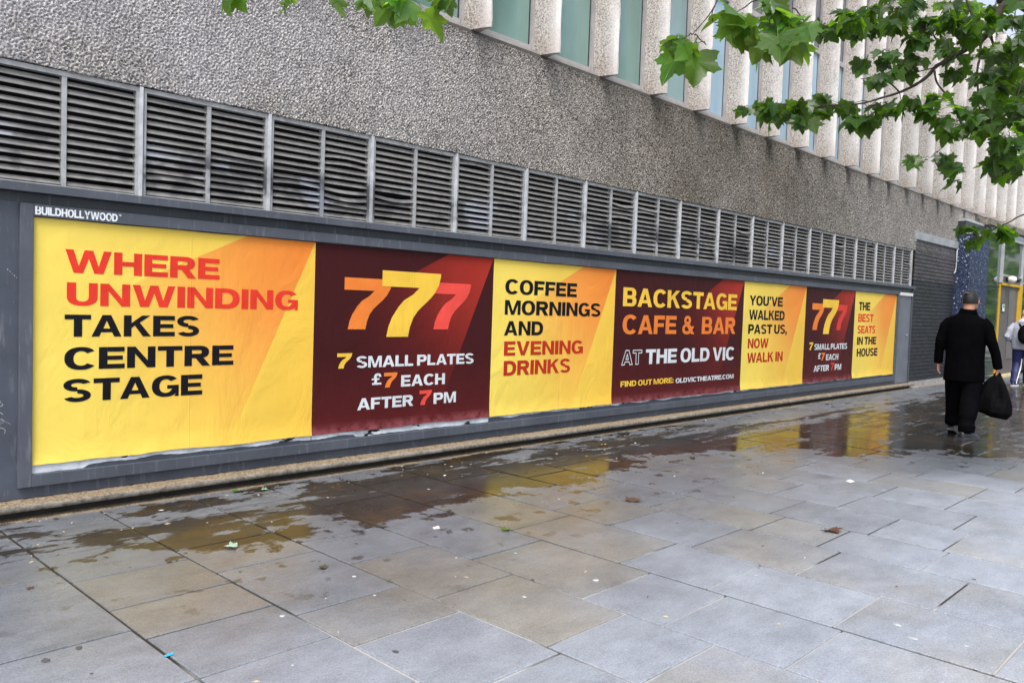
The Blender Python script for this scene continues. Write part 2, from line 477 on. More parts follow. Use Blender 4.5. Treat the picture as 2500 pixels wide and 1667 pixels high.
# ---- terrazzo
t = NT("blue_terrazzo")
vc = t.vor(20, out=1)
vd = t.vor(20, out=0)
r = t.n("SeparateColor", {0: vc}).outputs
chip = t.ma('MULTIPLY', t.mr(r[0], 0.80, 0.83), t.mr(vd, 0.22, 0.36, 1, 0))
c = t.mix(t.mr(r[1], 0, 1), (0.018, 0.028, 0.060), (0.035, 0.050, 0.095))
c = t.mix(chip, c, (0.42, 0.47, 0.58))
vc2 = t.vor(55, out=1)
c = t.mix(t.ma('MULTIPLY', t.mr(t.n("SeparateColor", {0: vc2}).outputs[0], 0.85, 0.9), 0.45), c, (0.25, 0.30, 0.42))
M_TERR = t.done(t.pr(base=c, rough=0.55, spec=0.08))

M_YEL = simple("yellow_frame_paint", (0.58, 0.36, 0.02), 0.4, 0, 0.12)
M_CREAM = simple("cream_threshold", (0.62, 0.52, 0.28), 0.6, 0, 0.25)
M_DOOR = simple("grey_brown_door", (0.105, 0.095, 0.10), 0.45, 0, 0.2, 3)
M_DOORP = simple("grey_brown_door_panel", (0.14, 0.13, 0.135), 0.5, 0, 0.2, 3)
M_STEEL = simple("pale_steel", (0.55, 0.57, 0.60), 0.35, 0.5, 0.2)
M_GREYBLUE = simple("grey_blue_cladding", (0.20, 0.22, 0.28), 0.45, 0, 0.2)
M_NAVYP = simple("dark_blue_panel", (0.028, 0.034, 0.055), 0.4, 0, 0.2)
M_WHITE = simple("white_plastic", (0.75, 0.75, 0.75), 0.35, 0, 0.1)
M_BLACKP = simple("black_plastic", (0.012, 0.012, 0.014), 0.3, 0, 0.2)
M_GREEN = simple("green_notice_print", (0.06, 0.30, 0.14), 0.5)
M_GDOOR = paint("grey_door_paint", (0.13, 0.145, 0.175))
M_LINTEL = simple("grey_metal_coping", (0.36, 0.38, 0.41), 0.45, 0.2, 0.25, 3)

# =================================================================== PAVEMENT
pave = MB()
pave.add([(-120, 0.6, -0.007), (160, 0.6, -0.007), (160, -120, -0.007), (-120, -120, -0.007)], [(0, 3, 2, 1)])
pavement = pave.build("pavement", M_MORT)
pavement['kind'] = 'structure'

STRIPS = [-1.54, -0.96, -0.375, 0.21, 0.79, 1.368, 1.955, 2.547, 3.105, 3.690, 4.285, 4.910, 5.440, 6.040]
while STRIPS[-1] < 31: STRIPS.append(STRIPS[-1] + (0.578 if not 9.4 < STRIPS[-1] < 9.8 else 0.59))
# align the far strips with the joints seen beyond x = 9.6
STRIPS = [s for s in STRIPS if s < 9.2] + [9.58 + 0.5985 * i for i in range(36)]
FIXED = {1.368: [-0.40, -0.915, -1.40, -1.88, -2.28, -2.755, -3.3],
         0.79: [-0.62, -1.256, -2.151, -2.75],
         1.955: [-0.62, -1.235, -1.70, -2.458, -2.893, -3.5],
         2.547: [-0.55, -1.52, -2.02, -2.698, -3.425, -3.888],
         3.105: [-0.9, -1.627, -2.38, -3.162, -3.617, -4.2],
         3.690: [-0.55, -1.25, -2.112, -2.953, -3.5, -4.15, -4.8],
         4.285: [-0.8, -1.45, -1.95, -2.439, -3.05, -3.7, -4.4]}
DASH = {9.58: [-2.347, -3.26], 10.1785: [-2.94, -2.15], 10.777: [-3.135, -2.5], 11.3755: [-2.04, -2.838], 11.974: [-2.663, -1.9], 12.5725: [-2.89, -2.2]}
rs = random.Random(5)
slabs = []
for i in range(len(STRIPS) - 1):
    xa, xb = STRIPS[i], STRIPS[i + 1]
    js = [0.0]
    fx = FIXED.get(xa)
    if fx: js += fx
    for kx, kv in DASH.items():
        if abs(xa - kx) < 0.02: js += sorted(kv, reverse=True)
    if len(js) > 1 and js[1] < -0.9 and xa > 9: js = [0, -0.5, -1.05, -1.55] + [q for q in js if q < -1.6]
    while js[-1] > -8.0: js.append(js[-1] - rs.choice([0.45, 0.52, 0.6, 0.68, 0.78]))
    js = sorted(set(js), reverse=True)
    for k in range(len(js) - 1):
        slabs.append((xa, xb, js[k + 1], js[k]))


def slab_mesh(b, xa, xb, ya, yb, dz, tilt):
    g = 0.0050 + rs.random() * 0.0025
    c = 0.004
    gl = 0.0095 if min(abs(xa - q) for q in (3.690, 5.44)) < 0.01 else g
    gr = 0.0095 if min(abs(xb - q) for q in (3.690, 5.44)) < 0.01 else g
    xs = (xa + gl, xb - gr); ys = (ya + g, yb - g)
    def z(x_, y_, o): return dz + o + tilt[0] * (x_ - xa) + tilt[1] * (y_ - ya)
    j = lambda: (rs.random() - 0.5) * 0.004
    cor = [(xs[0] + j(), ys[0] + j()), (xs[1] + j(), ys[0] + j()), (xs[1] + j(), ys[1] + j()), (xs[0] + j(), ys[1] + j())]
    mx, my = (xa + xb) / 2, (ya + yb) / 2
    inn = [(p[0] + math.copysign(c, mx - p[0]), p[1] + math.copysign(c, my - p[1])) for p in cor]
    v = [(p[0], p[1], -0.03) for p in cor] + [(p[0], p[1], z(p[0], p[1], -0.003)) for p in cor] + [(p[0], p[1], z(p[0], p[1], 0)) for p in inn]
    f = [(8, 9, 10, 11)]
    for k in range(4):
        k2 = (k + 1) % 4
        f += [(k, k2, k2 + 4, k + 4), (k + 4, k2 + 4, k2 + 8, k + 8)]
    b.add(v, f)


def vis(xa, xb, ya, yb):
    p = Vector(((xa + xb) / 2, (ya + yb) / 2, 0)) - CAM_P
    d = p.dot(CAM_F)
    if d < 0.5: return 0
    u = p.dot(CAM_R) / d * 1999; w = -p.dot(CAM_U) / d * 1999
    if abs(u) > 1500 or w > 1150: return 0
    return 1.0 / d
slabs.sort(key=lambda s_: -vis(*s_))
rest = MB(); rest_t = []
BROWN = {(1.955, -2.893), (2.547, -2.698), (3.105, -3.162), (3.690, -2.953), (4.285, -2.439), (1.368, -2.28), (2.547, -3.425), (3.690, -2.112)}
BLUE = {(3.105, -3.617), (3.690, -3.5), (2.547, -3.888), (4.285, -3.05), (0.79, -2.75), (1.368, -3.3)}
for i, s_ in enumerate(slabs):
    tone = (rs.random() ** 1.4 * 0.7, rs.random(), 0, 1)
    if any(abs(s_[0] - a) < 0.01 and abs(s_[2] - b) < 0.01 for a, b in BROWN): tone = (0.72, 0.5, 0, 1)
    if any(abs(s_[0] - a) < 0.01 and abs(s_[2] - b) < 0.01 for a, b in BLUE): tone = (0.02, 0.75, 0, 1)
    tl = ((rs.random() - 0.5) * 0.0035, (rs.random() - 0.5) * 0.0035)
    dz = (rs.random() - 0.5) * 0.0012
    if i < 300:
        b = MB(); slab_mesh(b, *s_, dz, tl)
        o = b.build("paving_slab", M_SLAB, pavement, ((s_[0] + s_[1]) / 2, (s_[2] + s_[3]) / 2, 0))
        ca = o.data.color_attributes.new("tone", 'FLOAT_COLOR', 'POINT')
        for k in range(len(ca.data)): ca.data[k].color = tone
    else:
        n0 = len(rest.v); slab_mesh(rest, *s_, dz, tl); rest_t += [tone] * (len(rest.v) - n0)
o = rest.build("paving_slabs", M_SLAB, pavement, (20, -4, 0), kind='stuff')
ca = o.data.color_attributes.new("tone", 'FLOAT_COLOR', 'POINT')
ca.data.foreach_set('color', np.array(rest_t, dtype=np.float32).ravel())

# =================================================================== BUILDING
bld = thing("office_building", "concrete office building with pebbledash band, vertical fins and louvred vents above the posters", "building", (8, 0, 0))

FX = [5.144 + 0.9505 * k for k in range(-5, 25)]
SZ = 3.905
core = MB()
core.box(-6, 20.25, 0.30, 9, 0.0, 8.25)
core.box(20.25, 40, 0.30, 9, 0.0, 8.25)
core.build("structural_core", M_CORE, bld, (8, 0.3, 0))
rf = MB(); rf.box(-6.05, 40.05, -0.05, 9.1, 8.25, 8.45)
rf.build("roof_parapet", M_CONC, bld, (8, 0, 8.25))

# pebbledash band as real relief
def relief(x0, x1, z0, z1, dx, dz, amp, seed, yb=0.0, thick=0.07, skirt=True, lips=None):
    nx = int((x1 - x0) / dx) + 1; nz = int((z1 - z0) / dz) + 1
    rg = np.random.default_rng(seed)
    w = rg.standard_normal((nz, nx))
    fx = np.fft.fftfreq(nx, dx)[None, :]; fz = np.fft.fftfreq(nz, dz)[:, None]
    fr = np.sqrt(fx ** 2 + (fz * 0.8) ** 2)
    filt = np.exp(-((fr - 40) / 20) ** 2) + 0.18 * np.exp(-((fr - 12) / 7) ** 2)
    h = np.fft.ifft2(np.fft.fft2(w) * filt).real
    h /= h.std()
    h = np.tanh(h * 1.9 + 0.5)
    X, Z = np.meshgrid(np.linspace(x0, x1, nx), np.linspace(z0, z1, nz))
    low = rg.standard_normal((max(3, nz // 60 + 3), max(3, nx // 60 + 3)))
    Y = yb - h * amp
    Z = Z.copy()
    Z[0] += rg.standard_normal(nx) * 0.003 + 0.004 * np.sin(X[0] * 9)
    v = np.stack([X, Y, Z], -1).reshape(-1, 3)
    idx = np.arange(nz * nx).reshape(nz, nx)
    q = np.stack([idx[:-1, :-1], idx[:-1, 1:], idx[1:, 1:], idx[1:, :-1]], -1).reshape(-1, 4)
    # lower lip folds back
    lip = np.stack([X[0], np.full(nx, yb + thick), Z[0] + 0.004], -1)
    base = len(v)
    v = np.concatenate([v, lip])
    li = np.arange(nx) + base
    q2 = np.stack([li[:-1], li[1:], idx[0, 1:], idx[0, :-1]], -1)
    q = np.concatenate([q, q2])
    return v, q


def np_mesh(name, v, q, mat, parent, origin=(0, 0, 0), smooth=True, kind=None):
    me = bpy.data.meshes.new(name)
    me.vertices.add(len(v)); me.vertices.foreach_set('co', (v - np.array(origin)).astype(np.float32).ravel())
    me.loops.add(len(q) * 4); me.loops.foreach_set('vertex_index', q.astype(np.int32).ravel())
    me.polygons.add(len(q)); me.polygons.foreach_set('loop_start', np.arange(0, len(q) * 4, 4, dtype=np.int32))
    me.update(calc_edges=True); me.validate()
    if smooth: me.polygons.foreach_set('use_smooth', [True] * len(me.polygons))
    me.materials.append(mat)
    o = bpy.data.objects.new(name, me); place(o, parent, origin)
    if kind: o['kind'] = kind
    return o

va, qa = relief(0.6, 8.5, 2.762, 3.868, 0.0060, 0.0064, 0.0062, 3, -0.012)
vb, qb = relief(8.5, 20.1, 2.762, 3.868, 0.014, 0.010, 0.0075, 4, -0.012)
vc_, qc = relief(20.1, 34, 3.66, 3.868, 0.03, 0.02, 0.006, 5, -0.012)
v = np.concatenate([va, vb, vc_]); q = np.concatenate([qa, qb + len(va), qc + len(va) + len(vb)])
np_mesh("pebbledash_wall", v, q, M_PEB, bld, (8, 0, 3.3), smooth=False)
w2 = MB(); w2.box(-6, 0.6, -0.012, 0.28, 2.762, 3.868)
w2.build("pebbledash_wall", M_PEB, bld, (-3, 0, 3.3))

# window frames, panes and fins
sill = MB(); sill.box(-6, 34, -0.010, 0.20, 3.868, 3.900, 1); sill.box(-6, 34, -0.004, 0.20, 3.9005, 3.925)
sill.build("window_sill", [M_SILL, M_SILLDK], bld, (8, 0, 3.88))
TOP = 7.20
fm = None; fm2 = None
wm = None
for k, fxx in enumerate(FX):
    # fin: a tapering blade, pale smooth return by the frame, rough outer edge
    def fin_mesh(z0, z1):
        b = MB()
        prof = [(0.0, 0.115), (-0.012, 0.06), (0.0, 0.045), (0.022, -0.03), (0.038, -0.10), (0.050, -0.172), (0.072, -0.212), (0.090, -0.206), (0.104, -0.10), (0.135, 0.045), (0.135, 0.115)]
        n = len(prof); rr = random.Random(3)
        zs = [z0 + (z1 - z0) * i / 40 for i in range(41)]
        v = []
        for zi in zs:
            for j_, p in enumerate(prof):
                a = 0.004 if 4 <= j_ <= 7 else 0.001
                v.append((p[0] + rr.uniform(-a, a), p[1] + rr.uniform(-a, a), zi))
        f = [(i * n + j_, i * n + (j_ + 1) % n, (i + 1) * n + (j_ + 1) % n, (i + 1) * n + j_) for i in range(40) for j_ in range(n)]
        f += [tuple(range(n))[::-1], tuple(range(40 * n, 41 * n))]
        return b.add(v, f)
    if fm is None:
        o = fin_mesh(SZ - 0.006, TOP).build("fin", M_FIN, bld, (0, 0, 0)); fm = o.data
        bpy.data.objects.remove(o)
        o = fin_mesh(TOP + 0.12, 8.246).build("fin", M_FIN, bld, (0, 0, 0)); fm2 = o.data
        bpy.data.objects.remove(o)
    for me in (fm, fm2):
        o = bpy.data.objects.new("fin", me); place(o, bld, (fxx, 0, 0))
    x0 = fxx + 0.137; x1 = fxx + 0.9505 - 0.014
    if wm is None:
        W_ = x1 - x0
        b = MB()
        b.box(0, 0.05, 0.06, 0.115, 3.927, TOP); b.box(W_ - 0.034, W_, 0.052, 0.115, 3.927, TOP)
        b.box(W_ - 0.050, W_ - 0.0345, 0.086, 0.115, 3.99, TOP - 0.055, 1)
        b.box(0.0505, W_ - 0.0505, 0.05, 0.115, 3.927, 3.985); b.box(0.0505, W_ - 0.051, 0.05, 0.115, 5.495, 5.57)
        b.box(0.0505, W_ - 0.0505, 0.05, 0.115, TOP - 0.05, TOP)
        o = b.build("window", [M_WFR, M_RUB], bld); wm = o.data; bpy.data.objects.remove(o)
        b = MB(); b.box(0.0505, W_ - 0.0515, 0.088, 0.10, 3.986, 5.4945)
        pms = []
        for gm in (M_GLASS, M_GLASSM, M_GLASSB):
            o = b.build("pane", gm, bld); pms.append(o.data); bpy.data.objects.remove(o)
        b = MB(); b.box(0.0505, W_ - 0.0515, 0.088, 0.10, 5.5705, TOP - 0.051)
        o = b.build("pane", M_GLASS2, bld); pm2 = o.data; bpy.data.objects.remove(o)
    wo_ = bpy.data.objects.new("window", wm); place(wo_, bld, (x0, 0, 0))
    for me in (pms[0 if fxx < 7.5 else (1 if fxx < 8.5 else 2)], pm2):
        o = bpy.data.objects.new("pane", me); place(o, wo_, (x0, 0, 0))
sp = MB(); sp.box(-6, 34, -0.02, 0.2, TOP + 0.002, TOP + 0.118); sp.box(-6, 34, 0.118, 0.28, TOP + 0.119, 8.245); sp.box(-6, 34, 0.118, 0.28, 3.926, TOP)
sp.build("floor_band", M_CONC, bld, (8, 0, 7.2))

# louvred vents
LZ0, LZ1 = 2.042, 2.758
B0, BW = 2.2313, 0.9377
bk = MB(); bk.box(-2.6, 17.29, 0.26, 0.28, LZ0, LZ1); bk.box(-2.6, 17.29, 0.0, 0.28, LZ1 + 0.002, LZ1 + 0.003)
bk.build("vent_cavity", M_CORE, bld, (8, 0.26, 2.4))

def slat_mesh(L, bend=0.0, n=1, drop=0.0, seed=0):
    b = MB(); rr = random.Random(seed)
    prof = [(-0.002, -0.018), (0.0005, -0.0185), (0.0005, -0.0135), (0.0215, 0.0145), (0.028, 0.0145), (0.028, 0.0135), (0.022, 0.0130), (-0.002, -0.0145)]
    m_ = len(prof); v = []
    for i in range(n + 1):
        s = i / n; sag = bend * math.sin(math.pi * s) + drop * s
        v += [(L * s, 0.012 + p[0] - abs(sag) * 0.5, p[1] - sag) for p in prof]
    f = [(i * m_ + j, i * m_ + (j + 1) % m_, (i + 1) * m_ + (j + 1) % m_, (i + 1) * m_ + j) for i in range(n) for j in range(m_)]
    f += [tuple(range(m_))[::-1], tuple(range(n * m_, (n + 1) * m_))]
    return b.add(v, f)
SL = BW / 2 - 0.036 - 0.0165
sm_std = slat_mesh(SL).build("slat", M_LOUV).data
bent = [slat_mesh(SL, .012, 8).build("slat", M_LOUV).data, slat_mesh(SL, .02, 8, .006).build("slat", M_LOUV).data, slat_mesh(SL, 0.004, 4, .014).build("slat", M_LOUV).data, slat_mesh(SL, -.010, 6).build("slat", M_LOUV).data]
for o in [o for o in bpy.data.objects if o.name.startswith("slat")]: bpy.data.objects.remove(o)
vm = None
far_slats = MB()
rl = random.Random(21)
PITCH = 0.0513
BENT = {(1, 1, 3): 1, (1, 1, 4): 0, (1, 1, 2): 2, (1, 0, 4): 3, (2, 0, 4): 1, (5, 1, 10): 1, (3, 1, 6): 3, (6, 1, 9): 0, (8, 1, 9): 1, (12, 0, 10): 1, (15, 1, 8): 2}
for i in range(-3, 16):
    bx = B0 + BW * i
    if vm is None:
        b = MB()
        w = BW
        b.box(0.017, w - 0.017, 0.0, 0.050, LZ1 - 0.030, LZ1)            # head
        b.box(0.017, 0.034, 0.0, 0.050, LZ0, LZ1 - 0.0305); b.box(w - 0.034, w - 0.017, 0.0, 0.050, LZ0, LZ1 - 0.0305)
        b.box(w / 2 - 0.0145, w / 2 + 0.0145, 0.003, 0.050, LZ0, LZ1 - 0.0305)
        b.box(0.0345, w / 2 - 0.015, 0.006, 0.05, LZ0, LZ0 + 0.012); b.box(w / 2 + 0.015, w - 0.0345, 0.006, 0.05, LZ0, LZ0 + 0.012)
        o = b.build("louvre_vent", M_LFRM, bld); vm = o.data; bpy.data.objects.remove(o)
        b = MB(); b.box(-0.0165, 0.006, -0.016, 0.05, LZ0, LZ1 + 0.001); b.box(0.0065, 0.0165, 0.012, 0.05, LZ0, LZ1 + 0.001)
        o = b.build("mullion", M_LPALE, bld); mm_ = o.data; bpy.data.objects.remove(o)
    vo = bpy.data.objects.new("louvre_vent", vm); place(vo, bld, (bx, 0, 0))
    o = bpy.data.objects.new("mullion", mm_); place(o, vo, (bx, 0, 0))
    for h in range(2):
        sx = bx + 0.0352 + h * (BW / 2 - 0.0187)
        for k in range(13):
            zc = LZ0 + 0.036 + k * PITCH
            me = sm_std; key = (i, h, k)
            if key in BENT: me = bent[BENT[key]]
            elif rl.random() < 0.05: me = bent[rl.choice([2, 3])]
            dz = rl.uniform(-.0015, .0015); rx = rl.uniform(-0.10, 0.10)
            if -2 <= i <= 8 and not (i == -2 and h == 0 and k < 0):
                o = bpy.data.objects.new("slat", me); place(o, vo, (sx, 0, zc + dz)); o.rotation_euler = (rx, 0, 0)
            elif i > 8:
                far_slats.add([(sx + v.co.x, v.co.y, zc + dz + v.co.z) for v in me.vertices], [tuple(p.vertices) for p in me.polygons])
far_slats.build("louvre_slats", M_LOUV, bld, (13, 0, 2.4), kind='stuff')
o = bpy.data.objects.new("mullion", mm_); place(o, bld, (B0 + BW * 16, 0, 0))
b = MB(); b.box(17.252, 17.31, -0.006, 0.29, 2.042, 2.76); b.build("corner_return", M_CONC, bld, (17.28, 0, 2.4))

# ledge and plinth
b = MB(); b.box(-6, 17.45, -0.02, 0.3, -0.02, 0.064)
b.build("plinth", M_PLINTH, bld, (5, 0, 0))
nx = 900
lx = np.linspace(-6, 17.52, nx)
prof = [(-0.018, 0.062), (-0.100, 0.058), (-0.108, 0.060), (-0.109, 0.078), (-0.108, 0.090), (-0.104, 0.094), (0.0, 0.098)]
hn = np.array([[mnoise.noise(Vector((xx * 6, j * 3.1, 0))) * 0.003 + mnoise.noise(Vector((xx * 25, j * 5.1, 3))) * 0.0025 for j in range(len(prof))] for xx in lx])
v = np.array([[(xx, p[0] - hn[i, j], p[1] + hn[i, j] * 0.7) for j, p in enumerate(prof)] for i, xx in enumerate(lx)]).reshape(-1, 3)
idx = np.arange(len(v)).reshape(nx, len(prof))
q = np.stack([idx[:-1, :-1], idx[:-1, 1:], idx[1:, 1:], idx[1:, :-1]], -1).reshape(-1, 4)[:, ::-1]
np_mesh("ledge", v, q, M_LEDGE, bld, (5, 0, 0.1), smooth=False)

# silt on the ledge and on the ground at the foot of the wall
def silt_strip(x0, x1, n, prof, amp, seed):
    xs = np.linspace(x0, x1, n); vv = []
    for xx in xs:
        for j, p in enumerate(prof):
            a = mnoise.noise(Vector((xx * 11, j * 2.3, seed))) + 0.8 * mnoise.noise(Vector((xx * 33, j * 4.3, seed + 5)))
            e = 1 if 0 < j < len(prof) - 1 else 0.3
            vv.append((xx, p[0] + a * 0.012 * (1 - 0.5 * e), p[1] + max(-0.003, a * amp * e)))
    vv = np.array(vv); ix = np.arange(len(vv)).reshape(n, len(prof))
    qq = np.stack([ix[:-1, :-1], ix[:-1, 1:], ix[1:, 1:], ix[1:, :-1]], -1).reshape(-1, 4)[:, ::-1]
    return vv, qq
v1, q1 = silt_strip(-3, 17.4, 1700, [(-0.102, 0.090), (-0.092, 0.096), (-0.06, 0.101), (-0.03, 0.108), (-0.001, 0.112)], 0.008, 1)
v2, q2 = silt_strip(-3, 17.4, 1400, [(-0.125, -0.004), (-0.10, 0.001), (-0.07, 0.004), (-0.018, 0.006)], 0.006, 9)
o = np_mesh("silt_and_straw", np.concatenate([v1, v2]), np.concatenate([q1, q2 + len(v1)]), M_SILT, None, (5, -0.05, 0), kind='stuff')
tag(o, "dry tan silt and straw on the low ledge along the poster wall", "silt")

# brick wall panel by the shop
bw = mk("brick_wall", [(17.42, 0.004, 0.12), (20.1, 0.004, 0.12), (20.1, 0.004, 3.1), (17.42, 0.004, 3.1)], [(0, 1, 2, 3)], M_BMORT, bld, (18.7, 0, 0.12))
b = MB(); b.box(0, 0.212, -0.012, 0.02, 0, 0.064, bev=0.003); ob = b.build("brick", M_BRICK); brm = ob.data; bpy.data.objects.remove(ob)
b = MB(); b.box(0, 0.101, -0.012, 0.02, 0, 0.064, bev=0.003); ob = b.build("brick", M_BRICK); brh = ob.data; bpy.data.objects.remove(ob)
bricks = []
for r in range(38):
    zz = 0.125 + r * 0.0755
    if zz > 2.93: break
    xx = 17.425
    first = r % 2 == 0
    while xx < 20.04:
        half = first and xx < 17.45
        ln = 0.101 if half else 0.212
        if xx + ln > 20.095: ln = 0.101; half = True
        if xx + ln <= 20.099: bricks.append((xx, zz, half))
        xx += ln + 0.0105
bricks.sort(key=lambda q_: q_[0])
extra = MB()
for i, (xx, zz, hf) in enumerate(bricks):
    dy = -0.008 if zz > 2.18 else 0.0
    dy += rl.uniform(-0.0025, 0.0025)
    if i < 290:
        o = bpy.data.objects.new("brick", brh if hf else brm); place(o, bw, (xx, dy, zz))
    else:
        extra.add([(xx + v_.co.x, dy + v_.co.y, zz + v_.co.z) for v_ in (brh if hf else brm).vertices], [tuple(p.vertices) for p in (brh if hf else brm).polygons])
if extra.v: extra.build("bricks", M_BRICK, bw, (19.8, 0, 1), kind='stuff')
b = MB(); b.box(17.455, 20.1, -0.03, 0.3, -0.02, 0.121); b.build("brick_plinth", M_SILL, bld, (18.7, 0, 0))
b = MB(); b.box(17.30, 20.08, -0.06, 0.0, 2.975, 3.13, bev=0.004); b.box(17.30, 17.31, -0.06, 0.0, 2.93, 2.97)
b.build("coping", M_LINTEL, bld, (18.7, 0, 3.05))
b = MB(); b.tube([(20.02, -0.05, 2.97), (20.03, -0.05, 2.7), (20.02, -0.05, 2.56), (19.97, -0.05, 2.47), (19.90, -0.045, 2.43)], 0.014, 8)
b.build("drain_pipe", M_LINTEL, bld, (20, -0.05, 2.6), smooth=True)

# pillar and shopfront
YS = -0.30
b = MB(); b.box(20.1, 21.58, YS, 0.29, -0.02, 2.195); b.box(20.1, 21.58, YS, 0.29, 2.205, 3.31)
b.box(20.106, 21.574, YS + 0.006, 0.288, 2.195, 2.205)
b.build("pillar", M_TERR, bld, (20.8, YS, 0))
b = MB(); b.box(20.08, 21.60, YS - 0.02, 0.29, 3.312, 3.345); b.build("pillar_cap", M_STEEL, bld, (20.8, YS, 3.33))
b = MB(); b.box(20.1, 21.5, -0.18, 0.29, 3.346, 3.60); b.build("blue_panel", M_NAVYP, bld, (20.8, -.18, 3.4))
b = MB(); b.box(20.09, 21.5, -0.19, 0.28, 3.602, 3.655); b.build("panel_trim", M_STEEL, bld, (20.8, -.19, 3.6))
b = MB(); b.box(21.585, 34, YS - 0.01, 0.2, 3.655, 3.80); b.build("beam", M_LEDGE, bld, (26, YS, 3.7))
b = MB(); b.box(21.585, 34, YS + 0.02, 0.1, 3.605, 3.652); b.build("beam_flashing", M_RUB, bld, (26, YS, 3.6))
b = MB(); b.box(21.62, 34, YS + 0.0, 0.1, 3.462, 3.602); b.build("shop_fascia", M_GREYBLUE, bld, (26, YS, 3.5))
b = MB(); b.box(21.62, 34, YS - 0.03, 0.0, 3.42, 3.458); b.build("shop_head_rail", M_STEEL, bld, (26, YS, 3.44))
b = MB(); b.box(21.581, 21.625, YS + 0.005, 0.1, 0, 3.46)
b.build("shop_corner_post", M_RUB, bld, (21.6, YS, 0))
swf = MB(); swf.box(21.626, 22.80, YS + 0.02, YS + 0.06, 0.0, 0.05); swf.box(21.626, 22.80, YS + 0.02, YS + 0.06, 2.235, 2.255)
sw = swf.build("shop_window", M_RUB, bld, (22.2, YS, 0))
b = MB(); b.box(21.626, 22.80, YS + 0.03, YS + 0.04, 0.051, 2.234); b.build("pane", M_SHOPG, sw, (22.2, YS, 1))
b = MB(); b.box(21.626, 22.80, YS + 0.03, YS + 0.04, 2.256, 3.415); b.build("pane", M_SHOPG, sw, (22.2, YS, 2.8))
b = MB(); b.box(22.80, 22.86, YS - 0.03, YS + 0.08, 2.35, 3.42); b.box(24.84, 24.90, YS - 0.03, YS + 0.08, 2.35, 3.42); b.box(22.861, 24.839, YS - 0.02, YS + 0.06, 2.52, 2.56)
b.box(26.9, 26.96, YS - 0.03, YS + 0.08, 0.1, 3.42); b.box(29.4, 29.46, YS - 0.03, YS + 0.08, 0.1, 3.42); b.box(24.901, 33.9, YS - 0.01, YS + 0.04, 2.4, 2.45)
tw = b.build("shop_window", M_STEEL, bld, (24, YS, 2.5))
b = MB(); b.box(22.862, 24.838, YS + 0.02, YS + 0.03, 2.561, 3.419); b.build("pane", M_SHOPG, tw, (24, YS, 3))
b = MB(); b.box(24.901, 33.9, YS + 0.05, YS + 0.06, 0.1, 3.419); b.build("pane", M_SHOPG, tw, (28, YS, 2))
b = MB(); b.box(22.862, 24.838, YS + 0.015, YS + 0.04, 2.35, 2.519); b.build("door_transom_panel", M_DOOR, bld, (24, YS, 2.4))
b = MB(); b.box(22.82, 22.86, YS + 0.0, YS + 0.035, 0.07, 2.349); b.box(22.861, 24.64, YS - 0.03, YS + 0.08, 2.29, 2.349); b.box(24.641, 24.88, YS - 0.04, YS + 0.08, 0.07, 2.349)
b.build("door_frame", M_YEL, bld, (23, YS, 0))
b = MB(); b.box(22.70, 24.95, YS - 0.06, YS + 0.1, 0.0, 0.069); b.build("door_threshold", M_CREAM, bld, (23.8, YS, 0))
dr = MB().box(22.862, 24.638, YS + 0.02, YS + 0.06, 0.072, 2.288).build("door", M_DOOR, bld, (23.8, YS, 0))
MB().box(23.75, 24.35, YS + 0.006, YS + 0.019, 0.45, 2.2, bev=0.004).build("door_panel", M_DOORP, dr, (24, YS, 1.3))
MB().box(23.62, 23.68, YS - 0.04, YS + 0.019, 0.98, 1.12, bev=0.01).build("handle", M_BLACKP, dr, (23.65, YS, 1.05))
nt = MB().box(23.10, 23.38, YS + 0.010, YS + 0.019, 1.62, 1.86).build("notice", M_BLACKP, dr, (23.2, YS, 1.7))
MB().box(23.14, 23.34, YS + 0.006, YS + 0.0095, 1.66, 1.82).build("notice_sheet", M_WHITE, nt, (23.2, YS, 1.7)) if False else None
b = MB(); b.box(23.135, 23.345, YS + 0.005, YS + 0.0095, 1.65, 1.83, 0); b.box(23.17, 23.31, YS + 0.001, YS + 0.0048, 1.74, 1.81, 1)
b.build("notice_sheet", [M_WHITE, M_GREEN], dr, (23.2, YS, 1.7))

# cctv camera on the transom
cc = thing("security_camera", "white round security camera above the yellow framed door", "security camera", (23.35, YS, 2.43))
MB().tube([(23.38, YS + 0.012, 2.44), (23.38, YS - 0.05, 2.44)], [0.05, 0.045], 12).build("mount", M_BLACKP, cc, (23.38, YS, 2.44), smooth=True)
b = MB(); b.ell((23.36, YS - 0.12, 2.45), (0.12, 0.10, 0.09), 18, 12); b.build("housing", M_WHITE, cc, (23.36, YS - .12, 2.45), smooth=True)
b = MB(); b.tube([(23.42, YS - 0.19, 2.44), (23.46, YS - 0.235, 2.435)], [0.07, 0.062], 14); b.build("lens_cover", M_BLACKP, cc, (23.44, YS - .2, 2.44), smooth=True)

# =================================================================== HOARDING
hd = thing("poster_hoarding", "long grey painted hoarding with raised frame along the wall under the louvres", "hoarding", (9, 0, 0.11))
MB().box(-6, 17.41, 0.0, 0.26, 0.115, 1.925).build("backing_board", M_PAINT, hd, (5, 0, 1))
MB().box(-6, 17.41, 0.004, 0.26, 1.926, 1.986).build("fascia_board", M_PAINT3, hd, (5, 0, 1.95))
def bar(x0, x1, z0, z1, y0=-0.030, y1=-0.0005, nm="frame_rail", mat=None, splits=1):
    for i in range(splits):
        a = x0 + (x1 - x0) * i / splits; c = x0 + (x1 - x0) * (i + 1) / splits - (0.003 if i < splits - 1 else 0)
        MB().box(a, c, y0 - rl.uniform(0, .002), y1, z0, z1, bev=0.002).build(nm, mat or M_PAINT2, hd, (a, 0, z0))
bar(1.590, 16.535, 1.848, 1.922, splits=6)
bar(1.590, 16.535, 0.187, 0.262, splits=6)
bar(1.515, 1.589, 0.187, 1.922, nm="frame_post")
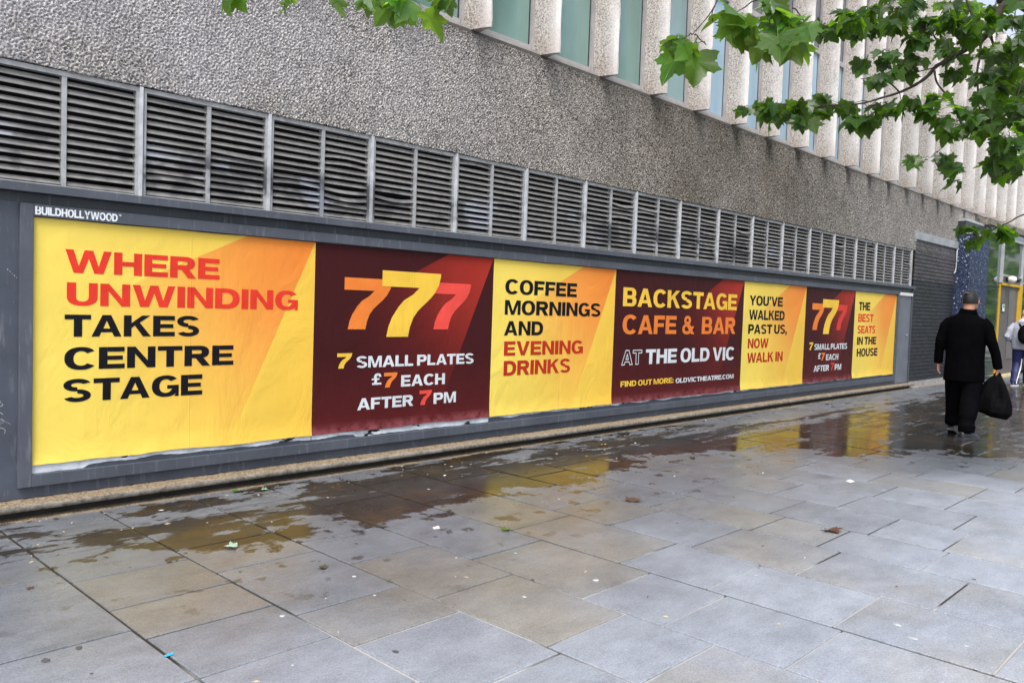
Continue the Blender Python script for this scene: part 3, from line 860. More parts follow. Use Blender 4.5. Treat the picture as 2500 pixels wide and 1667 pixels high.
bar(16.536, 16.61, 0.187, 1.922, nm="frame_post")
bar(-6, 17.40, 1.988, 2.040, -0.062, 0.03, nm="top_cill", splits=7)
# door at the end of the hoarding
gd = MB().box(16.68, 17.33, -0.012, -0.0005, 0.13, 1.835, bev=0.002).build("access_door", M_GDOOR, hd, (17, 0, 0.13))
MB().box(17.345, 17.385, -0.03, -0.0005, 0.115, 1.95).build("door_jamb", M_PAINT2, hd, (17.36, 0, 0.115))
MB().box(16.66, 17.36, -0.035, -0.0125, 1.84, 1.90).build("door_sign", M_WHITE, hd, (17, 0, 1.87))
MB().ell((17.16, -0.02, 1.07), (0.014, 0.014, 0.014), 10, 6).build("lock", M_STEEL, hd, (17.16, -0.02, 1.07), smooth=True)

# ------------------------------------------------------------------ lettering
def arc(cx, cz, rx, rz, a0, a1, n=14, e=2.25):
    P = []
    for i in range(n + 1):
        a = math.radians(a0 + (a1 - a0) * i / n)
        c, s = math.cos(a), math.sin(a)
        P.append((cx + rx * math.copysign(abs(c) ** (2 / e), c), cz + rz * math.copysign(abs(s) ** (2 / e), s)))
    return P
S = 0.265; H_ = 0.215     # stem and bar thickness, cap height 1
def R_(x0, z0, x1, z1): return ([(x0, z0), (x1, z0), (x1, z1), (x0, z1)], [])
def bowl(x0, x1, z0, z1, s=S, h=H_):
    xm = x0 + (x1 - x0) * 0.45; r = x1 - xm
    zc = (z0 + z1) / 2; rz = (z1 - z0) / 2
    o = [(x0, z0)] + arc(xm, zc, r, rz, -90, 90, 14) + [(x0, z1)]
    i = [(x0, z0 + h)] + arc(xm, zc, r - s, rz - h, -90, 90, 14) + [(x0, z1 - h)]
    return (o + i[::-1], [])
G = {}
def glyph(ch, w, *parts): G[ch] = (w, list(parts))
w = 0.86
glyph('E', .80, R_(0, 0, S, 1), R_(S, 0, .80, H_), R_(S, .405, .74, .595), R_(S, 1 - H_, .79, 1))
glyph('F', .76, R_(0, 0, S, 1), R_(S, .385, .70, .58), R_(S, 1 - H_, .76, 1))
glyph('H', .90, R_(0, 0, S, 1), R_(.90 - S, 0, .90, 1), R_(S, .40, .90 - S, .60))
glyph('I', S, R_(0, 0, S, 1))
glyph('L', .74, R_(0, 0, S, 1), R_(S, 0, .74, H_))
glyph('T', .84, R_(0, 1 - H_, .84, 1), R_(.42 - S / 2, 0, .42 + S / 2, 1 - H_))
glyph('N', .92, ([(0, 0), (S - .01, 0), (S - .01, .66), (.92 - S, 0), (.92, 0), (.92, 1), (.93 - S, 1), (.93 - S, .34), (S, 1), (0, 1)], []))
glyph('M', 1.10, ([(0, 0), (.21, 0), (.21, .70), (.44, 0), (.66, 0), (.89, .70), (.89, 0), (1.10, 0), (1.10, 1), (.80, 1), (.55, .26), (.30, 1), (0, 1)], []))
glyph('W', 1.40, ([(0, 1), (.25, 0), (.53, 0), (.70, .64), (.87, 0), (1.15, 0), (1.40, 1), (1.155, 1), (1.0, .30), (.83, 1), (.57, 1), (.40, .30), (.245, 1)], []))
glyph('V', .96, ([(0, 1), (.34, 0), (.62, 0), (.96, 1), (.70, 1), (.48, .27), (.26, 1)], []))
glyph('A', 1.0, ([(0, 0), (.25, 0), (.32, .20), (.68, .20), (.75, 0), (1.0, 0), (.645, 1), (.355, 1)], [[(.385, .375), (.50, .74), (.615, .375)]]))
glyph('Y', .96, ([(0, 1), (.36, .40), (.36, 0), (.60, 0), (.60, .40), (.96, 1), (.69, 1), (.48, .62), (.27, 1)], []))
glyph('K', .95, R_(0, 0, S, 1), ([(S, .40), (.38, .52), (.67, 0), (.95, 0), (.55, .66), (.92, 1), (.63, 1), (S, .64)], []))
glyph('U', .90, ([(0, 1), (0, .38)] + arc(.45, .38, .45, .39, 180, 360, 18)[1:] + [(.90, 1), (.90 - S, 1), (.90 - S, .38)] + arc(.45, .38, .45 - S, .20, 0, -180, 16)[1:] + [(S, 1)], []))
glyph('O', .98, (arc(.49, .5, .49, .515, 0, 358, 36), [arc(.49, .5, .49 - S, .33, 0, 350, 28)]))
glyph('D', .92, R_(0, 0, S, 1), (lambda: ([(S, 0)] + arc(.42, .5, .50, .5, -90, 90, 18) + [(S, 1)] + [(S, 1 - H_)] + arc(.42, .5, .50 - S, .5 - H_, 90, -90, 16) + [(S, H_)], []))())
glyph('P', .86, R_(0, 0, S, 1), bowl(S, .86, .34, 1))
glyph('R', .92, R_(0, 0, S, 1), bowl(S, .88, .385, 1), ([(.40, .385), (.635, 0), (.92, 0), (.66, .43), (.50, .46)], []))
glyph('B', .88, R_(0, 0, S, 1), bowl(S, .88, 0, .575, S, .175), bowl(S, .84, .43, 1, S, .165))
glyph('C', .94, (arc(.49, .5, .49, .515, 38, 322, 30) + arc(.49, .5, .49 - S, .325, 318, 42, 26), []))
glyph('G', .96, (arc(.49, .5, .49, .515, 38, 318, 30) + [(.80, 0), (.96, 0), (.96, .54), (.54, .54), (.54, .37), (.735, .37)] + arc(.49, .5, .49 - S, .325, -38, -318, 26), []))
def s_gly():
    A = arc(.43, .735, .425, .28, 20, 270, 20, 2.1) + arc(.43, .265, .19, .095, 90, -155, 16, 2.1)
    B = arc(.43, .265, .425, .28, -158, 90, 20, 2.1) + arc(.43, .735, .19, .095, 270, 25, 16, 2.1)
    return (A + B, [])
glyph('S', .86, s_gly())
SEV = [(0, 1), (0, .762), (.723, .762), (.59, .65), (.42, .56), (.31, .45), (.20, .30), (.135, .16), (.098, 0), (.517, 0), (.55, .15), (.61, .29), (.70, .40), (.81, .49), (.95, .60), (1.04, .69), (1.12, .82), (1.158, .95), (1.158, 1)]
glyph('7', 1.158, (SEV, []))
glyph(':', .24, R_(0, 0, .23, .22), R_(0, .46, .23, .68)); glyph('.', .24, R_(0, 0, .23, .22))
glyph(',', .26, ([(0, 0), (.06, 0), (0, -.18), (.13, -.18), (.25, .05), (.25, .22), (0, .22)], []))
glyph("'", .24, ([(.02, .62), (.14, .62), (.25, .86), (.25, 1), (0, 1), (0, .79), (.08, .79)], []))
glyph('&', 1.05, (arc(.40, .28, .40, .295, 0, 356, 28), [arc(.39, .29, .19, .13, 0, 348, 20)]), (arc(.42, .76, .285, .255, 0, 356, 24), [arc(.42, .77, .10, .09, 0, 345, 16)]),
      ([(.20, .62), (.40, .70), (1.05, 0), (.77, 0)], []), ([(.62, .22), (.78, .10), (1.0, .44), (.80, .44)], []))
glyph('\u00a3', .86, R_(.05, 0, .84, .17), R_(0, .42, .66, .56), ([(.22, .10), (.44, .10), (.46, .42), (.42, .74), (.56, .85), (.62, .68), (.84, .70), (.72, .96), (.50, 1.01), (.26, .92), (.18, .70), (.23, .42)], []))


def text_mesh(b, s, x0, x1, z0, z1, yy, gap=0.075, space=0.34, mi=0, dark=None):
    """one flat line of print between x0..x1 and z0..z1"""
    tot = 0; pos = []
    kern = {('A', 'T'): -.06, ('T', 'A'): -.06, ('A', 'V'): -.06, ('P', 'A'): -.05, ('L', 'D'): 0, ('L', 'T'): -.05, ('W', 'A'): -.08, ('Y', 'O'): -.04}
    for i, ch in enumerate(s):
        if ch == ' ': tot += space; continue
        if i and s[i - 1] != ' ': tot += gap + kern.get((s[i - 1], ch), 0)
        pos.append((ch, tot)); tot += G[ch][0]
    sx = (x1 - x0) / tot; sz = z1 - z0
    for ch, off in pos:
        for k, (outer, holes) in enumerate(G[ch][1]):
            loops = [[Vector((x0 + (off + p[0]) * sx, z0 + p[1] * sz, 0)) for p in L] for L in [outer] + holes]
            tri = tessellate_polygon(loops)
            flat = [p for L in loops for p in L]
            fs = []
            for tr in tri:
                a, c, d = (flat[i] for i in tr)
                cr = (c.x - a.x) * (d.y - a.y) - (c.y - a.y) * (d.x - a.x)
                fs.append(tuple(tr) if cr > 0 else tuple(tr)[::-1])
            b.add([(p.x, yy - k * 0.0004, p.y) for p in flat], fs, mi)
    return b


def outline_mesh(b, s, x0, x1, z0, z1, yy, wd):
    tot = 0; pos = []
    for i, ch in enumerate(s):
        if i: tot += .04
        pos.append((ch, tot)); tot += G[ch][0]
    sx = (x1 - x0) / tot; sz = z1 - z0
    A = [[(0, 0), (.25, 0), (.32, .20), (.68, .20), (.75, 0), (1.0, 0), (.645, 1), (.355, 1)], [(.385, .375), (.50, .74), (.615, .375)]]
    T = [[(.30, 0), (.54, 0), (.54, .8), (.84, .8), (.84, 1), (0, 1), (0, .8), (.30, .8)]]
    c = 0
    for ch, off in pos:
        for L in (A if ch == 'A' else T):
            n = len(L)
            for i in range(n):
                p = Vector((x0 + (off + L[i][0]) * sx, z0 + L[i][1] * sz)); q = Vector((x0 + (off + L[(i + 1) % n][0]) * sx, z0 + L[(i + 1) % n][1] * sz))
                d = (q - p).normalized(); nn = Vector((-d.y, d.x)) * wd / 2
                p -= d * wd / 2; q += d * wd / 2; c += 1
                y_ = yy - (c % 3) * 0.0003
                b.add([(p.x - nn.x, y_, p.y - nn.y), (q.x - nn.x, y_, q.y - nn.y), (q.x + nn.x, y_, q.y + nn.y), (p.x + nn.x, y_, p.y + nn.y)], [(0, 1, 2, 3)])


def wrinkle(t):
    n1 = t.noise(2.4, 4, 0.55, vec=t.scl(t.pos, (1, 1, 0.7)), dist=0.8)
    n2 = t.noise(11, 3, 0.6, vec=t.scl(t.pos, (1, 1, 0.5)), dist=0.6)
    x, y, z = t.xyz()
    fr = t.ma('ABSOLUTE', t.ma('SUBTRACT', t.ma('FRACT', t.ma('ADD', t.ma('SUBTRACT', x, 0.09), t.ma('MULTIPLY', t.noise(1.5, 2, 0.5), 0.01))), 0.5))
    seam = t.mr(fr, 0.0, 0.006, 0.11, 0.0)
    crease = t.ma('MULTIPLY', t.mr(t.ma('ABSOLUTE', t.ma('SUBTRACT', t.noise(1.8, 2, 0.5, vec=t.scl(t.pos, (1.6, 1, 0.7), (5, 1, 3)), dist=1.0), 0.5)), 0.0, 0.012, 1, 0), 0.022)
    return t.bump(t.ma('ADD', t.ma('ADD', n1, t.ma('ADD', seam, crease)), t.ma('MULTIPLY', n2, 0.10)), 0.34, 0.05)


def ink(name, col):
    t = NT(name)
    v = t.mr(t.noise(3, 5, 0.6), 0.3, 0.7, 0.92, 1.08)
    c = t.mix(1.0, (*col, 1), t.n("CombineColor", {0: v, 1: v, 2: v}).outputs[0], 'MULTIPLY')
    return t.done(t.pr(base=c, rough=0.6, spec=0.10, normal=wrinkle(t)))
I_BLK = ink("black_ink", (0.008, 0.008, 0.012)); I_RED = ink("bright_red_ink", (0.66, 0.042, 0.025)); I_DRED = ink("deep_red_ink", (0.42, 0.030, 0.014))
I_YEL = ink("yellow_ink", (0.78, 0.50, 0.060)); I_ORA = ink("orange_ink", (0.72, 0.20, 0.038)); I_PNK = ink("coral_ink", (0.72, 0.075, 0.060)); I_WHT = ink("white_ink", (0.60, 0.64, 0.68))
I_PNK2 = ink("dull_coral_ink", (0.60, 0.052, 0.042))


def poster_mat(name, yellow):
    t = NT(name)
    ob = t.n("TexCoord").outputs['Object']      # origin at the poster's top right corner
    x, y, z = t.xyz(ob)
    left = t.ma('SUBTRACT', t.ma('ADD', t.ma('MULTIPLY', x, 0.475), 0.275), z)          # >0 : right of / under the beam's left edge
    right = t.ma('SUBTRACT', t.ma('MULTIPLY', z, 0.456), t.ma('ADD', x, 0.004))         # >0 : left of the beam's right edge
    mk_ = t.ma('MULTIPLY', t.mr(left, -0.001, 0.001), t.mr(right, -0.001, 0.001))
    dist = t.ma('SQRT', t.ma('ADD', t.ma('MULTIPLY', x, x), t.ma('MULTIPLY', z, z)))
    n = t.noise(1.2, 3, 0.5)
    v = t.mr(n, 0.3, 0.7, 0.95, 1.05)
    if yellow:
        base = t.mix(t.mr(x, -2.2, 0.0, 0, 1), (0.80, 0.64, 0.125), (0.77, 0.485, 0.064))
        beam = t.mix(t.mr(dist, 0.1, 1.3), (0.76, 0.22, 0.035), (0.76, 0.345, 0.066))
        c = t.mix(t.ma('MULTIPLY', mk_, t.mr(dist, 0.6, 2.0, 1.0, 0.0, True)), base, beam)
    else:
        base = t.mix(t.mr(z, -1.5, -0.9, 1, 0), (0.045, 0.0065, 0.008), (0.085, 0.010, 0.011))
        beam = t.mix(t.mr(dist, 0.1, 1.2), (0.36, 0.028, 0.018), (0.15, 0.013, 0.010))
        c = t.mix(t.ma('MULTIPLY', mk_, t.mr(dist, 0.45, 1.9, 1.0, 0.0, True)), base, beam)
    c = t.mix(1.0, c, t.n("CombineColor", {0: v, 1: v, 2: v}).outputs[0], 'MULTIPLY')
    scuff = t.mr(t.noise(26, 5, 0.8, vec=t.scl(t.pos, (1, 1, 0.6), (4, 1, 8))), 0.715, 0.74, 0, 0.5)
    c = t.mix(scuff, c, (0.5, 0.45, 0.42))
    if not yellow:
        edge = t.mr(z, -1.535, -1.44, 0.30, 0.0)
        c = t.mix(t.ma('MULTIPLY', edge, t.mr(t.noise(9, 4, 0.7), 0.35, 0.6)), c, (0.70, 0.22, 0.25))
    return t.done(t.pr(base=c, rough=0.55, spec=0.16, normal=wrinkle(t)))
M_PY = poster_mat("yellow_poster_print", True); M_PM = poster_mat("maroon_poster_print", False)
t = NT("torn_white_paper")
c = t.mix(t.mr(t.noise(8, 5, 0.7, vec=t.scl(t.pos, (0.6, 1, 1))), 0.45, 0.62), (0.66, 0.70, 0.76), (0.40, 0.44, 0.50))
c = t.mix(t.mr(t.noise(3.2, 3, 0.7, vec=t.scl(t.pos, (0.8, 1, 3), (4, 0, 2))), 0.60, 0.615), c, (0.012, 0.010, 0.016))
M_TORN = t.done(t.pr(base=c, rough=0.7))

BX = [1.592, 3.584, 5.563, 7.518, 10.506, 12.512, 14.497, 16.530]
ZT, ZB = 1.846, 0.318
PL = ["yellow poster reading WHERE UNWINDING TAKES CENTRE STAGE at the left end of the hoarding",
      "maroon poster with large 777, the nearer one, between WHERE UNWINDING and COFFEE MORNINGS posters",
      "yellow poster reading COFFEE MORNINGS AND EVENING DRINKS",
      "wide maroon poster reading BACKSTAGE CAFE & BAR AT THE OLD VIC",
      "yellow poster reading YOU'VE WALKED PAST US, NOW WALK IN",
      "maroon poster with small 777, the farther one, left of THE BEST SEATS poster",
      "yellow poster reading THE BEST SEATS IN THE HOUSE beside the grey door"]
posters = []
for i in range(7):
    xa, xb = BX[i], BX[i + 1]
    og = (xb, -0.002, ZT)
    nx_, nz_ = int((xb - xa) / 0.03), 26
    rp = random.Random(40 + i)
    vv = []
    zs_ = list(np.linspace(0, 0.16, 12)) + list(np.linspace(0.16, 1, 14))[1:]
    for zz in zs_:
        for k in range(nx_ + 1):
            u = k / nx_; X_ = xa + (xb - xa) * u + (0.0012 if k == 0 else (-0.0012 if k == nx_ else 0))
            eb = 0.011 * mnoise.noise(Vector((X_ * 2.2, i * 3, 1))) + 0.004 * mnoise.noise(Vector((X_ * 11, i, 4)))
            et = 0.006 * mnoise.noise(Vector((X_ * 3.1, i * 7, 8)))
            if i == 6 and u > 0.5: et += -0.01 * (u - .5)
            Z_ = (ZB + eb) * (1 - zz) + (ZT - 0.003 + min(et, 0.001)) * zz
            low = max(0, 1 - zz / 0.085)
            Y_ = -0.0045 - low ** 1.6 * (0.010 + 0.008 * mnoise.noise(Vector((X_ * 5, zz * 4, i)))) + (0 if zz < 0.97 else -0.002)
            vv.append((X_, Y_, Z_))
    fs = [(r * (nx_ + 1) + k, r * (nx_ + 1) + k + 1, (r + 1) * (nx_ + 1) + k + 1, (r + 1) * (nx_ + 1) + k) for r in range(len(zs_) - 1) for k in range(nx_)]
    po = mk("poster", vv, fs, M_PY if i % 2 == 0 else M_PM, None, og, smooth=True)
    tag(po, PL[i], "poster", "theatre bar posters pasted along the hoarding")
    posters.append(po)
    # older torn paper showing under the foot of the poster
    n = 60; b = MB(); top = []; bot = []
    for k in range(n + 1):
        X_ = xa + 0.003 + (xb - xa - 0.006) * k / n
        e = mnoise.noise(Vector((X_ * 4, 5, i))) * 0.016 + rp.uniform(-.002, .002)
        base = {0: .268, 1: .268, 2: .30, 3: .302, 4: .306, 5: .309, 6: .311}[i]
        if i == 0: base = 0.264 if k < n * 0.16 else 0.288
        if i == 1: base = 0.27 if k > n * .2 else 0.285
        bot.append((X_, -0.0022, max(0.2635, base + e))); top.append((X_, -0.0022, 0.345))
    b.add(bot + top, [(k, k + 1, n + 2 + k, n + 1 + k) for k in range(n)])
    b.build("torn_paper", M_TORN, po, (xa, -0.002, 0.3))
YL = -0.0062


def line(pi, txt, x0, x1, z0, z1, mat, **kw):
    b = MB(); text_mesh(b, txt, x0, x1, z0, z1, YL, **kw)
    return b.build("lettering", mat, posters[pi], (x0, YL, z0))
line(0, "WHERE", 1.773, 2.793, 1.516, 1.662, I_RED)
line(0, "UNWINDING", 1.784, 3.436, 1.310, 1.455, I_RED)
line(0, "TAKES", 1.773, 2.650, 1.112, 1.252, I_BLK)
line(0, "CENTRE", 1.773, 2.911, 0.902, 1.044, I_BLK)
line(0, "STAGE", 1.768, 2.679, 0.697, 0.841, I_BLK)


def sevens(pi, geo):
    for k, (x0, z0, z1, wf, mat) in enumerate(geo):
        b = MB(); h = z1 - z0
        L = [Vector((x0 + p[0] * wf, z0 + p[1] * h, 0)) for p in SEV]
        tri = tessellate_polygon([L]); fs = []
        for tr in tri:
            a, c, d = (L[i] for i in tr)
            fs.append(tuple(tr) if (c.x - a.x) * (d.y - a.y) - (c.y - a.y) * (d.x - a.x) > 0 else tuple(tr)[::-1])
        b.add([(p.x, YL - [0.0, .0012, 0.0004][k], p.y) for p in L], fs)
        b.build("numeral", mat, posters[pi], (x0, YL, z0))
sevens(1, [(3.862, 1.162, 1.585, .484 / 1.158 * 1.0, I_ORA), (4.241, 1.098, 1.661, .653 / 1.158, I_YEL), (4.780, 1.163, 1.584, .489 / 1.158, I_PNK)])
sevens(5, [(12.754, 1.166, 1.593, .47 / 1.158, I_ORA), (13.146, 1.099, 1.668, .644 / 1.158, I_YEL), (13.690, 1.164, 1.593, .477 / 1.158, I_PNK2)])
for pi, dx in ((1, 0.0), (5, 8.905)):
    line(pi, "7", 3.808 + dx, 3.953 + dx, 0.842, 0.966, I_YEL)
    line(pi, "SMALL PLATES", 3.998 + dx, 5.334 + dx, 0.842, 0.938, I_WHT)
    line(pi, "\u00a3", 4.157 + dx, 4.262 + dx, 0.693, 0.790, I_WHT)
    line(pi, "7", 4.286 + dx, 4.430 + dx, 0.664, 0.791, I_ORA)
    line(pi, "EACH", 4.472 + dx, 4.979 + dx, 0.663, 0.763, I_WHT)
    line(pi, "AFTER", 4.018 + dx, 4.614 + dx, 0.488, 0.586, I_WHT)
    line(pi, "7", 4.684 + dx, 4.828 + dx, 0.488, 0.618, I_PNK if pi == 1 else I_PNK2)
    line(pi, "PM", 4.850 + dx, 5.122 + dx, 0.488, 0.588, I_WHT)
line(2, "COFFEE", 5.729, 6.830, 1.511, 1.656, I_BLK)
line(2, "MORNINGS", 5.733, 7.257, 1.308, 1.452, I_BLK)
line(2, "AND", 5.733, 6.306, 1.104, 1.246, I_BLK)
line(2, "EVENING", 5.740, 6.970, 0.904, 1.046, I_DRED)
line(2, "DRINKS", 5.744, 6.765, 0.706, 0.853, I_DRED)
line(3, "BACKSTAGE", 7.668, 10.312, 1.434, 1.650, I_YEL)
line(3, "CAFE", 7.679, 8.812, 1.112, 1.336, I_ORA)
line(3, "&", 8.950, 9.240, 1.108, 1.338, I_ORA)
line(3, "BAR", 9.418, 10.300, 1.108, 1.333, I_ORA)
b = MB(); outline_mesh(b, "AT", 7.690, 8.085, 0.756, 0.922, YL, 0.011); b.build("lettering", I_WHT, posters[3], (7.7, YL, .75))
line(3, "THE OLD VIC", 8.171, 10.312, 0.750, 0.928, I_WHT)
line(3, "FIND OUT MORE:", 7.685, 8.800, 0.500, 0.566, I_YEL)
line(3, "OLDVICTHEATRE.COM", 8.850, 10.315, 0.492, 0.553, I_WHT, gap=0.06)
line(4, "YOU'VE", 10.672, 11.705, 1.514, 1.652, I_BLK)
line(4, "WALKED", 10.678, 11.790, 1.309, 1.450, I_BLK)
line(4, "PAST US,", 10.672, 11.895, 1.108, 1.243, I_BLK)
line(4, "NOW", 10.680, 11.306, 0.902, 1.040, I_DRED)
line(4, "WALK IN", 10.680, 11.790, 0.694, 0.837, I_DRED)
line(6, "THE", 14.672, 15.200, 1.517, 1.663, I_BLK)
line(6, "BEST", 14.665, 15.390, 1.312, 1.453, I_RED)
line(6, "SEATS", 14.660, 15.514, 1.106, 1.243, I_RED)
line(6, "IN THE", 14.668, 15.583, 0.905, 1.043, I_BLK)
line(6, "HOUSE", 14.685, 15.670, 0.693, 0.836, I_BLK)
# stencilled owner's name on the frame
S_old = S
b = MB(); text_mesh(b, "BUILDHOLLYWOOD", 1.594, 2.076, 1.8585, 1.908, -0.0335, gap=0.04)
t = NT("flaking_white_stencil")
c = t.mix(t.mr(t.noise(55, 4, 0.7), 0.60, 0.63, 0, 0.9), (0.72, 0.76, 0.80), (0.10, 0.11, 0.14))
M_STEN = t.done(t.pr(base=c, rough=0.6))
b.build("lettering", M_STEN, hd, (1.6, -0.033, 1.86))
b = MB(); text_mesh(b, "TM", 2.082, 2.098, 1.895, 1.908, -0.0335, gap=0.1); b.build("lettering", M_STEN, hd, (2.08, -0.033, 1.9))
# scratched graffiti left of the frame
b = MB(); rg_ = random.Random(8)
def scratch(pts, wd=0.003):
    for k in range(len(pts) - 1):
        p = Vector((pts[k][0], pts[k][1])); q = Vector((pts[k + 1][0], pts[k + 1][1])); d = (q - p).normalized(); nn = Vector((-d.y, d.x)) * wd * rg_.uniform(.3, 1)
        b.add([(p.x - nn.x, -0.0006 - 0.0002 * (k % 2), p.y - nn.y), (q.x - nn.x, -0.0006 - 0.0002 * (k % 2), q.y - nn.y), (q.x + nn.x, -0.0006 - 0.0002 * (k % 2), q.y + nn.y), (p.x + nn.x, -0.0006 - 0.0002 * (k % 2), p.y + nn.y)], [(0, 1, 2, 3)])
for k in range(7):
    cx, cz = 1.42 + rg_.uniform(-.05, .03), 0.62 + rg_.uniform(-.11, .11); r = rg_.uniform(.03, .09); a0 = rg_.uniform(0, 6)
    scratch([(cx + r * math.cos(a0 + j * .35), cz + r * .7 * math.sin(a0 + j * .35) * (1 if k % 2 else .5)) for j in range(8)], 0.0018)
for k in range(5): scratch([(1.455 + k * .012, 1.52 - k * .012), (1.460 + k * .012, 1.515 - k * .012)], .003)
b.build("scratches", simple("scratched_bare_board", (0.42, 0.43, 0.44), 0.7), hd, (1.4, 0, .6))

# =================================================================== SMALL THINGS ON THE GROUND
M_GUMD = simple("dark_gum", (0.075, 0.07, 0.075), 0.5); M_GUML = simple("pale_gum", (0.40, 0.42, 0.44), 0.6)
def blob(b, x_, y_, r, mi=0, h=0.002, seed=0):
    rr = random.Random(seed); n = 10; a0 = rr.random() * 6; ex = rr.uniform(.6, 1.2)
    rad = [r * rr.uniform(.75, 1.15) for _ in range(n)]
    v = [(x_ + rad[k] * math.cos(a0 + 6.283 * k / n) * ex, y_ + rad[k] * math.sin(a0 + 6.283 * k / n), 0.0008) for k in range(n)]
    v += [(x_ + rad[k] * .7 * math.cos(a0 + 6.283 * k / n) * ex, y_ + rad[k] * .7 * math.sin(a0 + 6.283 * k / n), 0.0008 + h) for k in range(n)]
    b.add(v, [(k, (k + 1) % n, n + (k + 1) % n, n + k) for k in range(n)] + [tuple(range(n, 2 * n))], mi)
b = MB(); rg2 = random.Random(12)
for k in range(90):
    x_ = rg2.uniform(0.5, 12) ** 1.0; y_ = -rg2.uniform(0.3, 5.0)
    blob(b, x_, y_, rg2.uniform(.005, .013), 0 if rg2.random() < .6 else 1, .0010, k)
for (x_, y_, r, mi) in [(1.014, -2.231, .022, 0), (1.142, -2.197, .020, 0), (1.906, -2.427, .012, 1), (2.05, -3.05, .018, 0), (3.36, -3.05, .016, 1), (2.9, -2.97, .014, 1), (2.45, -2.2, .012, 1), (3.95, -4.35, .02, 1), (3.84, -4.45, .02, 1)]:
    blob(b, x_, y_, r, mi, .002, int(x_ * 100))
o = b.build("chewing_gum_spots", [M_GUMD, M_GUML], None, (4, -2.5, 0), kind='stuff')
tag(o, "trodden chewing gum spots, dark and pale, dotted over the paving", "gum")
b = MB()
for k in range(420):
    x_ = 0.6 + rg2.random() ** 1.3 * 14; y_ = -0.03 - abs(rg2.gauss(0, 0.4)) if rg2.random() < .75 else -rg2.uniform(.4, 4.5)
    a = rg2.random() * 6.28; L = rg2.uniform(.006, .022); w = rg2.uniform(.002, .006)
    if y_ > -0.12: y_ = -0.13 - rg2.random() * .08
    dx, dy = math.cos(a), math.sin(a); h = rg2.uniform(.002, .006)
    v = [(x_ - dx * L, y_ - dy * L, .0015), (x_ + dy * w, y_ - dx * w, .0012), (x_ + dx * L, y_ + dy * L, .0015 + h * .4), (x_ - dy * w, y_ + dx * w, h)]
    b.add(v, [(0, 1, 2, 3)], rg2.choice([0, 0, 1, 2, 2]))
M_BIT1 = simple("brown_leaf_scrap", (0.12, 0.06, 0.025), 0.7); M_BIT3 = simple("straw_scrap", (0.45, 0.36, 0.22), 0.8)
o = b.build("litter_scraps", [M_BIT1, M_WHITE, M_BIT3], None, (5, -0.5, 0), kind='stuff')
tag(o, "tiny scraps of leaf, straw and paper scattered on the wet paving", "litter")


def leaf_outline():
    half = [(0, 0), (.12, -.06), (.26, -.10), (.36, -.05), (.52, -.06), (.66, .02), (.60, .12), (.60, .22), (.50, .29), (.64, .36), (.68, .47), (.82, .60), (.64, .61), (.55, .69), (.44, .64), (.34, .62), (.34, .76), (.24, .82), (.17, .96), (0, 1.14)]
    return half
HALF = leaf_outline()


def leaf_geo(fold=0.25, droop=0.35, seed=0, petiole=True):
    """plane leaf in local space: base at the origin, tip along +Y, top facing +Z, 1 unit long"""
    rr = random.Random(seed)
    def bend(x_, y_):
        r = math.hypot(x_, y_)
        return fold * abs(x_) * 0.7 - droop * r * r * 0.5 + 0.03 * math.sin(x_ * 9 + seed) * math.cos(y_ * 7)
    j = [(rr.uniform(-.02, .02), rr.uniform(-.02, .02)) for _ in HALF]
    R = [(x_ + a if x_ else 0, y_ + b_) for (x_, y_), (a, b_) in zip(HALF, j)]
    Lf = [(-(x_ - a * .6) if x_ else 0, y_ - b_ * .5) for (x_, y_), (a, b_) in zip(HALF, j)]
    mid = [(0, .0), (0, .25), (0, .5), (0, .8)]
    v = []; f = []
    for side, pts in ((1, R), (-1, Lf)):
        b0 = len(v)
        cen = (0.0, 0.30)
        v.append((0, .30, bend(0, .30)))
        for p in pts: v.append((p[0], p[1], bend(p[0], p[1])))
        for k in range(1, len(pts)):
            f.append((b0, b0 + k, b0 + k + 1) if side == 1 else (b0, b0 + k + 1, b0 + k))
    if petiole:
        b0 = len(v); w = .012
        v += [(-w, 0, 0), (w, 0, 0), (w, -.30, .10), (-w, -.30, .10)]
        f.append((b0, b0 + 3, b0 + 2, b0 + 1))
    return v, f


